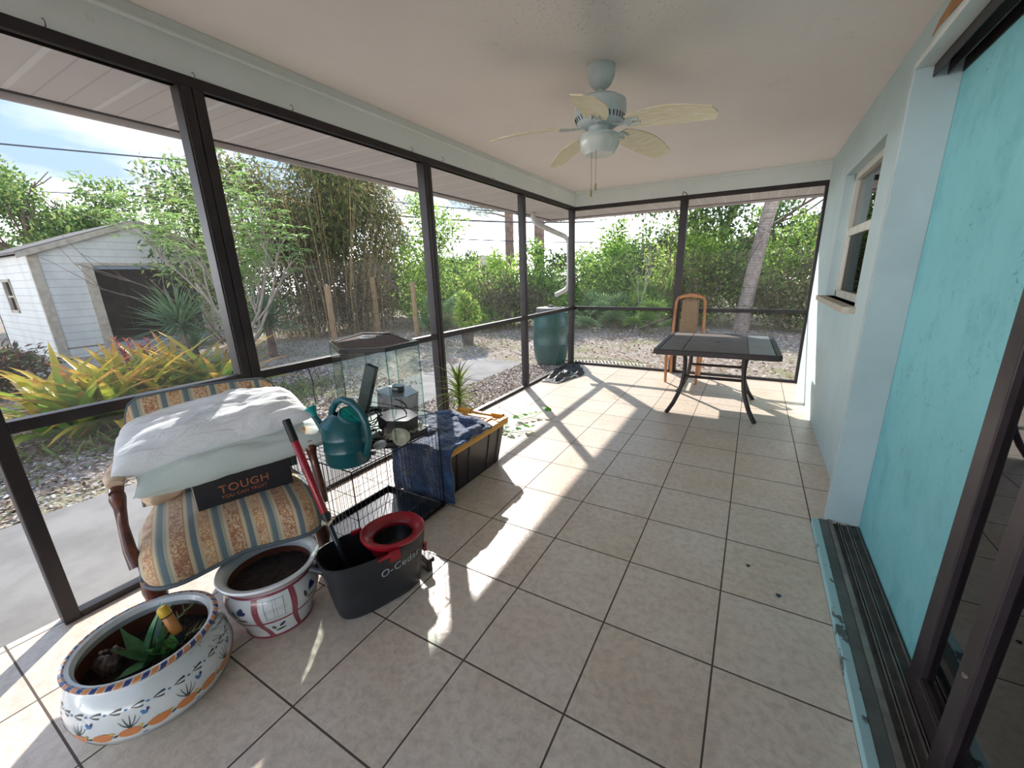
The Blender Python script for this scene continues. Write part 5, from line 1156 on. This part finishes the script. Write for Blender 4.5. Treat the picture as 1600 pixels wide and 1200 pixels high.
# --- bromeliad clump
br=thing('bromeliad_clump','large clump of yellow, orange and green strap-leaved bromeliads in front of the shed','bromeliads',(-3.75,1.78,GZ))
f=FB(); rs=random.Random(77)
for k in range(30):
    cx=rs.uniform(-.45,.45); cy=rs.uniform(-.85,.75)
    for q in range(11):
        yaw=q*2.399+rs.random(); el=rs.uniform(.40,1.38); w_=rs.random()
        c0=lin(rs.choice(['#4f7a2e','#6d9a35','#5d8a3a'])); c1=lin(rs.choice(['#a9b832','#b9b035','#7a9a3a','#6f9438'])); c2=lin(rs.choice(['#cf8a35','#c26a3a','#d9b23a','#a8563a','#d2a03a']))
        f.strap((cx,cy,.02),yaw,el,1.0*rs.uniform(.7,1.2),.105,-.95,n=6,fold=.18,cols=[c0,c1,c2])
f.strap((-.2,-.6,.12),-2.1,.35,1.35,.075,-.55,n=8,fold=.2,cols=[lin('#8fae35'),lin('#c9c93a'),lin('#b5c23a')])
f.strap((.3,-.7,.05),-1.1,.35,.85,.06,-.8,n=8,fold=.2,cols=[lin('#5d8a3a'),lin('#8fa63a'),lin('#c9a84a')])
f.build('leaves',M_strap,br,smooth=True)
b=MB(); f=FB()
for k in range(6):
    p=Vector((-.25+rs.uniform(-.1,.1),.15+rs.uniform(-.2,.2),.2)); q=p+Vector((rs.uniform(-.1,.1),rs.uniform(-.2,.2),0.50+.2*rs.random())); b.tube([p,(p+q)/2,q],[.008,.005],5)
    for j in range(16):
        t=.72+.28*j/16; f.strap(p+(q-p)*t,j*2.4,.9,.06,.03,-.3,n=2,cols=[lin('#8a4c44'),lin('#a8685a')])
    sk_=b.build('flower_stalk',pm('red_brown_stalk','#8a4c40',.7) if k==0 else bpy.data.materials['red_brown_stalk'],br,smooth=True); f.build('flower_bracts',M_strap,sk_,label='dusty red flower bracts'); b=MB(); f=FB()
bush('brown_shrub','brown and dark green withered shrub at the left edge by the side of the shed','shrub',(-6.7,1.15),[(0,0,.35,.55,.6,.38),(-.3,-.3,.5,.4,.4,.3)],2600,.12,['#5a4436','#6f5646','#3c4a2e','#4d3a30','#4f6038'],None,seed=50,stems=6,stemr=.012,aspect=.25)
# --- low weeds near the screen
for i,(x,y,s_,lab) in enumerate(((-2.55,2.75,.42,'patch of low green weeds outside the screen behind the pillows'),(-3.1,3.3,.35,'patch of grey-green spiky weeds beyond the low weeds'),(-2.9,1.25,.40,'dark green undergrowth at the foot of the bromeliads'))):
    o=thing('weed_patch',lab,'weeds',(x,y,GZ)); f=FB(); rs=random.Random(90+i)
    for k in range(190): f.strap((rs.gauss(0,s_*.6),rs.gauss(0,s_*.8),0),rs.random()*6.28,rs.uniform(.3,1.3),rs.uniform(.08,.26),.022,-.8,n=3,cols=[lin('#47602f'),lin(rs.choice(['#6f8f42','#8aa55a','#5d7a3c','#9a8f5a']))])
    f.build('leaves',M_strap,o)
f=FB(); rs=random.Random(99); 
for k in range(900):
    x=rs.uniform(-9,5.5); y=rs.uniform(6.6,11.2) if x>-1.5 else rs.uniform(1.0,9.5)
    if x>-2.2 and y<6.4: continue
    if math.sin(x*1.3)*math.cos(y*1.1+1)<.1: continue
    f.strap((x,y,0),rs.random()*6.28,rs.uniform(.3,1.4),rs.uniform(.05,.13),.012,-.5,n=2,cols=[lin('#6f7a3c'),lin(rs.choice(['#9aa85a','#b8b070','#7f9448']))])
o=f.build('grass_tufts',M_strap); o.location=(0,0,GZ); tag(o,'sparse tufts of short grass over the sandy yard','grass',kind='stuff')
# wood chips and leaf litter close to the path
def litter(n,x0,x1,y0,y1,pal,s0,s1,seed,excl=None):
    r=np.random.default_rng(seed); P=np.stack([r.uniform(x0,x1,n),r.uniform(y0,y1,n),r.uniform(.004,.022,n)],1)
    if excl is not None: P=P[~excl(P)]
    n=len(P); yaw=r.random(n)*6.28; d=np.stack([np.cos(yaw),np.sin(yaw),r.normal(0,.25,n)],1); s_=np.stack([-np.sin(yaw),np.cos(yaw),r.normal(0,.35,n)],1); L_=r.uniform(s0,s1,n)[:,None]; W_=L_*r.uniform(.3,.75,n)[:,None]
    V=np.stack([P-d*L_/2,P+s_*W_/2,P+d*L_/2,P-s_*W_/2],1).reshape(-1,3); pl_=np.array([lin(c)[:3] for c in pal]); c=pl_[r.integers(0,len(pl_),n)]; c=np.concatenate([c,np.ones((n,1))],1); return V,np.repeat(c,4,0)
M_chip=NT('bark_chip'); a=M_chip.n('ShaderNodeAttribute'); a.attribute_name='tint'; M_chip.color(a.outputs['Color']); M_chip.set(rough=.9,spec=.15); M_chip=M_chip.m
CH=['#6b5648','#8a7464','#4f3f36','#a8968a','#c9beb4','#e2dcd5','#7d6a5e','#5d4a40']
V,C=litter(15000,-5.2,-1.64,.2,4.2,CH,.02,.055,1); o=leafobj('bark_mulch',V,C,None,M_chip); o.location=(0,0,GZ); tag(o,'brown and white bark mulch beside the concrete path','mulch',kind='stuff')
V,C=litter(5200,-.95,-.10,3.25,5.85,CH+['#b5aaa0','#9a8f88'],.015,.045,2); o=leafobj('wood_chips',V,C,None,M_chip); o.location=(0,0,-.086); tag(o,'loose wood chips in the strip against the left screen','wood chips',kind='stuff')
V,C=litter(9000,-8,6,6.3,11.3,['#9a7a62','#b8977c','#7a5f4d','#c9b09a','#8a8350','#d9c8b4'],.03,.08,3); o=leafobj('leaf_litter',V,C,None,M_chip); o.location=(0,0,GZ); tag(o,'fallen brown leaves scattered over the yard beyond the far screen','leaf litter',kind='stuff')
V,C=litter(5000,-8,-2.1,4.2,9,['#9a8a72','#b8a98c','#8a8a50','#c9bda0','#7d8a4a'],.02,.06,4); o=leafobj('leaf_litter',V,C,None,M_chip); o.location=(0,0,GZ); tag(o,'dry leaves and grass bits over the yard beyond the left screens','leaf litter',kind='stuff')
# --- yellow-green shrub in a weathered pot
ps=thing('potted_shrub','yellow-green leafy shrub in a tapered grey pot standing in the yard','potted plant',(-3.12,7.25,GZ))
MB().lathe([(0,0),(.115,0),(.155,.30),(.165,.31),(.165,.33),(.145,.33),(.135,.29),(0,.28)],24).build('pot',pm('weathered_pot','#6d665c',.9,c2='#4f4a42',vs_=9),ps,smooth=True)
V,C=leafcloud([(0,0,.62,.27,.27,.25),(.05,.0,.85,.22,.22,.18),(-.15,.1,.80,.2,.2,.15),(-.05,-.05,1.05,.12,.12,.12)],1100,.11,GY+['#b5bf5a','#5d8a3a'],.0,.4,1.8,17); leafobj('foliage',V,C,ps)
b=MB(); rs=random.Random(3)
for k in range(6): branch(b,(rs.uniform(-.06,.06),rs.uniform(-.06,.06),.28),(rs.uniform(-.4,.4),rs.uniform(-.4,.4),1),.6,.010,1,rs)
b.build('branches',M_bark,ps,smooth=True)
# --- wooden stakes with a wire
M_stake=pm('pale_pine_post','#a98a68',.85,c2='#8f7254',vs_=6,sc=(4,4,1))
for (x,y,h,lab) in ((-5.97,5.96,1.36,'left-hand square wooden stake in the yard before the bamboo'),(-6.73,7.92,1.52,'middle square wooden stake, set farthest back before the bamboo'),(-5.20,7.83,1.38,'right-hand square wooden stake nearest the thick middle post')):
    o=MB().box((-.045,-.045,-.02),(.045,.045,h)).build('wooden_stake',M_stake,None,bevel=.004); o.location=(x,y,GZ); o.rotation_euler=(0,0,.3); tag(o,lab,'stake','wooden stakes in the yard')
for z,lab in ((1.0,'upper thin wire strung between the wooden stakes'),(.45,'lower thin wire strung between the wooden stakes')):
    o=MB().tube([(-5.95,5.97,z),(-6.70,7.90,z),(-5.22,7.85,z)],.003,5).build('stake_wire',bpy.data.materials['steel_wire'],None); tag(o,lab,'wire')
# --- rain barrel and downspout
M_brl=pm('green_barrel_plastic','#0d4a44',.38,c2='#12544c',vs_=5); M_brlL=pm('grey_barrel_lid','#4a4c4c',.6,c2='#5a5c5b',vs_=12)
rb=thing('rain_barrel','tall green plastic rain barrel with grey lid outside the far left corner','barrel',(-.565,6.20,GZ))
prof=[(0,0),(.21,0),(.245,.02),(.275,.12),(.292,.25),(.296,.30),(.302,.31),(.296,.32),(.302,.345),(.296,.355),(.300,.50),(.298,.60),(.304,.61),(.297,.62),(.304,.645),(.296,.655),(.285,.76),(.255,.86),(.225,.895),(0,.90)]
BB=MB().lathe(prof,48).build('barrel_body',M_brl,rb,smooth=True)
MB().lathe([(.228,.888),(.240,.892),(.243,.93),(.236,.945),(.20,.95),(.0,.952)],40).build('barrel_lid',M_brlL,rb,smooth=True)
b=MB(); b.lathe([(0,.99),(.035,.985),(.045,.97),(.045,.95)],16); b.box((.05,-.015,.95),(.20,.015,.965)); b.build('lid_knob',M_brlL,rb,smooth=True)
for a in (R_(-80),R_(-115)):
    b=MB(); b.lathe([(0,.012),(.022,.010),(.028,0)],16); b.xf(Matrix.Rotation(a,4,'Z')@Matrix.Translation((.297,0,.50))@Matrix.Rotation(R_(90),4,'Y')); b.build('bung',M_brl,rb,smooth=True)
M_ds=pm('white_downspout','#c9c6c3',.5,c2='#b8b4b0',vs_=8)
ds=thing('downspout','white metal downspout elbowing from the eave down beside the far corner post','downspout',(0,0,0))
path=[(-.55,5.60,ZH-.01),(-.55,5.60,2.18),(-.535,5.62,2.12),(-.50,5.66,2.085),(-.36,5.86,2.00),(-.24,6.03,1.93),(-.205,6.08,1.88),(-.195,6.10,1.82),(-.195,6.10,1.25),(-.20,6.09,1.19),(-.235,6.05,1.13),(-.32,5.96,1.075),(-.35,5.93,1.06)]
MB().tube(path,.046,10,sq=(1,.8),twist=R_(18)).build('pipe',M_ds,ds,smooth=True)
b=MB(); b.tube([(-.235,6.05,1.80),(-.30,6.0,1.70),(-.345,5.97,1.50),(-.30,5.98,1.42),(-.25,6.03,1.50),(-.235,6.05,1.68)],.005,6); tag(b.build('cable_loop',M_wire,None,smooth=True),'loop of black cable hanging beside the white downspout','cable')
# --- shed
M_sid=None
def mk_siding():
    t=NT('white_lap_siding'); g=t.n('ShaderNodeNewGeometry'); s_=t.n('ShaderNodeSeparateXYZ'); t.l(g.outputs['Position'],s_.inputs[0]); z=t.math('FRACT',t.math('MULTIPLY',t.math('ADD',s_.outputs['Z'],5.),1/.155))
    v=t.n('ShaderNodeMapping'); v.inputs['Scale'].default_value=(1,1,.4); t.l(g.outputs['Position'],v.inputs[0]); c=t.ramp(t.noise(v.outputs[0],3,6,.65),[(.35,'#c3c3bf'),(.6,'#d2d2cd'),(.75,'#b9bdaa')])
    c=t.mix(t.ramp(z,[(.0,.8),(.10,0.0),(.12,0.0)]),c,'#6d7075'); t.color(c); t.set(rough=.7); t.bump(z,.5,.03); return t.m
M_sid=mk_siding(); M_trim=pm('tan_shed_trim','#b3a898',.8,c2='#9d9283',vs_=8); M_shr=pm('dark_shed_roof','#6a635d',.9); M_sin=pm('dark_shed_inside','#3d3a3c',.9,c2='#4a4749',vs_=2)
sd=thing('garden_shed','white lap-sided gabled shed with an open dark doorway across the yard','shed',(0,0,0))
X0=-10.12; YA,YB,YM=2.52,6.10,4.31; ZE,ZP=2.03,2.72; XB=-14.0; D0,D1,DZ=3.40,5.24,1.79; ZF=.12
def gable(x): return [(YA,GZ),(YB,GZ),(YB,ZE),(YM,ZP),(YA,ZE)]
b=MB(); th=.09
for x in (X0,XB):
    xa,xb=(x-th,x) if x==X0 else (x,x+th)
    if x==XB: pol=[gable(x)]
    else: pol=[[(YA,GZ),(D0,GZ),(D0,DZ),(YA,DZ)],[(D1,GZ),(YB,GZ),(YB,DZ),(D1,DZ)],[(YA,DZ),(YB,DZ),(YB,ZE),(YM,ZP),(YA,ZE)],[(D0,GZ),(D1,GZ),(D1,ZF-.12),(D0,ZF-.12)]]
    for P in pol:
        n=len(P); b.add([(xa,y,z) for y,z in P]+[(xb,y,z) for y,z in P],[tuple(range(n)),tuple(range(2*n-1,n-1,-1))]+[(i,(i+1)%n,n+(i+1)%n,n+i) for i in range(n)])
for y in (YA,YB-th):
    if y==YA:
        b.box((XB,y,GZ),(-12.62,y+th,ZE)); b.box((-11.94,y,GZ),(X0,y+th,ZE)); b.box((-12.62,y,GZ),(-11.94,y+th,.82)); b.box((-12.62,y,1.56),(-11.94,y+th,ZE))
    else: b.box((XB,y,GZ),(X0,y+th,ZE))
b.build('siding_walls',M_sid,sd)
b=MB(); b.box((XB+th,YA+th,ZF-.03),(X0-th*0,YB-th,ZF)); b.build('shed_floor',pm('plywood_floor','#9a8878',.8,c2='#7d6d60',vs_=3),sd)
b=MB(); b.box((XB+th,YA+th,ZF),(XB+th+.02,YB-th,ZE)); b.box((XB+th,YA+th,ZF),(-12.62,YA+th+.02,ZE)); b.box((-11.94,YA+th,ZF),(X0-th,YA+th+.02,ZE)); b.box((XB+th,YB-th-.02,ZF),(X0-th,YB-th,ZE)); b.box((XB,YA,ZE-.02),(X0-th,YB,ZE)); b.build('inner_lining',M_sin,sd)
b=MB()
for y in (3.1,3.7,4.3,4.9,5.5): b.box((XB+th+.02,y,ZF),(XB+th+.07,y+.05,ZE-.02))
b.build('inner_studs',pm('shed_stud_wood','#5a5048',.9),sd,)
b=MB(); ov=.10
for s_ in (-1,1):
    ya=YM; yb=(YA-.16) if s_<0 else (YB+.16); sl_=(ZP-ZE)/(YM-YA); zb=ZP-sl_*abs(YM-yb)
    b.add([(X0+ov,ya,ZP+.03),(XB-ov,ya,ZP+.03),(XB-ov,yb,zb+.03),(X0+ov,yb,zb+.03),(X0+ov,ya,ZP+.08),(XB-ov,ya,ZP+.08),(XB-ov,yb,zb+.08),(X0+ov,yb,zb+.08)],[(0,1,2,3),(7,6,5,4),(0,4,5,1),(1,5,6,2),(2,6,7,3),(3,7,4,0)])
b.build('roof',M_shr,sd)
b=MB()
for s_ in (-1,1):
    yb=(YA-.16) if s_<0 else (YB+.16); sl_=(ZP-ZE)/(YM-YA); zb=ZP-sl_*abs(YM-yb)
    b.add([(X0+ov-.02,YM,ZP-.05),(X0+ov-.02,yb,zb-.05),(X0+ov-.02,yb,zb+.06),(X0+ov-.02,YM,ZP+.06),(X0+ov+.005,YM,ZP-.05),(X0+ov+.005,yb,zb-.05),(X0+ov+.005,yb,zb+.06),(X0+ov+.005,YM,ZP+.06)],[(3,2,1,0),(4,5,6,7),(0,1,5,4),(2,3,7,6),(1,2,6,5)])
b.build('rake_board',M_trim,sd)
for y0,y1 in ((YA-.015,YA+.13),(YB-.13,YB+.015)): MB().box((X0-.06,y0,GZ),(X0+.02,y1,ZE-.02)).build('corner_board',M_trim,sd)
b=MB(); b.box((X0-.02,D0-.17,GZ),(X0+.022,D0,DZ+.06)); b.box((X0-.02,D1,GZ),(X0+.022,D1+.17,DZ+.06)); b.box((X0-.02,D0-.25,DZ),(X0+.03,D1+.25,DZ+.06)); b.build('door_casing',M_trim,sd)
b=MB(); b.box((X0-.05,D0,ZF-.13),(X0+.06,D1,ZF)); b.build('door_threshold',pm('grey_blue_threshold','#8d98a5',.5),sd)
b=MB(); b.box((X0-.15,D0,DZ-.07),(X0-.09,D1,DZ)); b.build('rolled_door_edge',pm('pale_blue_metal','#8fa0b5',.4,metal=.4),sd)
wn=MB(); wn.box((-12.62,YA-.02,.82),(-12.56,YA+.05,1.56)); wn.box((-12.0,YA-.02,.82),(-11.94,YA+.05,1.56)); wn.box((-12.62,YA-.02,1.50),(-11.94,YA+.05,1.56)); wn.box((-12.62,YA-.02,.82),(-11.94,YA+.05,.88)); wn.box((-12.56,YA,1.16),(-12.0,YA+.03,1.20)); wn=wn.build('shed_window',M_trim,sd)
MB().box((-12.56,YA+.03,.88),(-12.0,YA+.04,1.50)).build('window_pane',M_wglass2,wn)
# --- distant things
def bgtree(name,label,c,R0,h,n,pal,size,seed,trunk=.16,group=None):
    o=thing(name,label,'tree',(c[0],c[1],GZ),0,group); rs=random.Random(seed); bl=[]
    for k in range(15):
        a=rs.random()*6.28; r=rs.random()**.5*R0; bl.append((r*math.cos(a),r*math.sin(a),h*(.42+.5*rs.random()*(1-.35*r/R0)),R0*.32,R0*.32,h*.11))
    V,C=leafcloud(bl,n,size,pal,.15,.45,2.0,seed); leafobj('foliage',V,C,o); b=MB()
    b.tube([(0,0,0),(.05,0,h*.35),(0,.05,h*.6)],[trunk,trunk*.6],8)
    for k in range(5):
        a=k*1.3; branch(b,(0,0,h*.35),(math.cos(a),math.sin(a),.8),h*.26,trunk*.4,2,rs)
    b.build('trunk',M_bark,o,smooth=True)
bgtree('broadleaf_tree','large green tree rising behind the left side of the shed',(-19.6,4.6),3.0,6.6,20000,['#4d7038','#5f8442','#7a9852','#3c5a30','#93a35a'],.15,101)
bgtree('broadleaf_tree','thin sparse tree just left of the shed roof peak',(-21.5,7.4),1.5,4.8,2600,['#7f9558','#93a56a','#6a8048'],.15,102,.08)
bgtree('broadleaf_tree','small yellow-green tree right of the shed roof peak by the pole',(-19.5,9.3),1.4,4.1,4200,['#8fa645','#a8ba58','#6f8f3c'],.14,103,.1)
bgtree('broadleaf_tree','far green tree line end behind the bamboo, left of it',(-14.8,11.5),2.6,4.6,8000,G1,.14,104)
for i,(c,h,lab) in enumerate((((-15,20.5),3.0,'low distant tree clump left of the brown roof'),((-3.6,19.5),3.4,'distant tree clump right of the pine trunks, above the hedge'),((0.4,19.5),3.6,'distant tree clump seen over the far hedge'),((5.2,18.5),4.2,'distant tree at the far right, above the hedge'))):
    bgtree('broadleaf_tree',lab,c,2.4,h,6500,G1+GY,.14,110+i,.14,'distant trees beyond the hedge')
M_pineb=pm('pine_bark','#8a7466',.95,c2='#6a564a',vs_=6,bs=12,bst=.8,bd=.03)
def pine(c,h,r,seed,label,tufts):
    o=thing('pine_tree',label,'tree',(c[0],c[1],GZ),0,None); rs=random.Random(seed); MB().tube([(0,0,0),(.05,0,h*.5),(0,.05,h)],[r,r*.85,r*.7],12).build('trunk',M_pineb,o,smooth=True)
    b=MB(); bl=[]
    for (dx,dy,z) in tufts: MB().tube([(0,0,z-.3),(dx*.5,dy*.5,z-.1),(dx,dy,z)],[.06,.02],6).build('branch',M_pineb,o,smooth=True); bl.append((dx,dy,z,.45,.45,.22)); bl.append((dx*.7,dy*.7,z+.15,.35,.35,.18))
    V,C=leafcloud(bl,180*len(tufts),.26,['#6a7a58','#7d8a68','#5a6a4c'],0,.12,1.5,seed); leafobj('needles',V,C,o)
pine((-8.95,18.9),8.0,.26,1,'straight pine trunk seen through the third screen from the left',[(-1.9,-.6,4.9),(-2.6,-.9,5.3),(-1.2,-.5,4.6),(2.,.5,6.8),(-1.5,.5,7.2)])
pine((-8.5,21.4),8.0,.33,2,'thicker pine trunk seen behind the downspout',[(2.4,.3,4.6),(3.2,.5,4.9),(1.4,.2,4.4),(-2,.5,7.),(2,.5,7.2)])
hs=thing('house','distant brown hip-roofed house beyond the hedge','house',(-16.2,27.2,GZ),R_(-58))
MB().box((-3.2,-2.2,0),(3.2,2.2,2.2)).build('walls',pm('far_house_wall','#a89a8c',.9),hs)
b=MB(); b.add([(-3.7,-2.7,2.2),(3.7,-2.7,2.2),(3.7,2.7,2.2),(-3.7,2.7,2.2),(-1.9,0,2.95),(1.9,0,2.95)],[(0,1,5,4),(1,2,5),(2,3,4,5),(3,0,4),(3,2,1,0)]); b.build('roof',pm('brown_shingles','#8a7a74',.9),hs)
up=thing('utility_pole','leaning wooden utility pole behind the shed','utility pole',(-25.6,11.3,GZ)); MB().tube([(0,0,0),(-.03,-.3,3.5),(-.08,-.72,6.3)],[.17,.13],10).build('pole',M_bark,up,smooth=True)
M_cab=pm('grey_power_cable','#4a4a4e',.7)
def wire(p,q,sag,lab,r=.014):
    p=Vector(p);q=Vector(q); pa=[p+(q-p)*t+Vector((0,0,-sag*4*t*(1-t))) for t in np.linspace(0,1,16)]; tag(MB().tube(pa,r,5).build('power_line',M_cab,None,smooth=True),lab,'power line','overhead lines')
wire((-19.2,-2.5,5.15),(-12.6,17.6,6.2),.15,'upper overhead cable crossing the sky above the shed',.024)
wire((-27.0,-2.0,5.0),(-22.0,16.5,5.85),.1,'lower overhead cable passing the utility pole top',.024)
wire((-12.2,13.2,4.05),(-4.6,19.6,3.72),.15,'thick overhead cable above the hedge by the pine trunk',.036)
wire((-12.2,13.2,3.25),(-4.6,19.6,2.80),.10,'lowest overhead cable above the hedge by the pine trunk',.026)
wire((-13.6,14.8,4.95),(-5.2,21.2,4.25),.15,'topmost overhead cable through the gap near the pine trunk',.022)
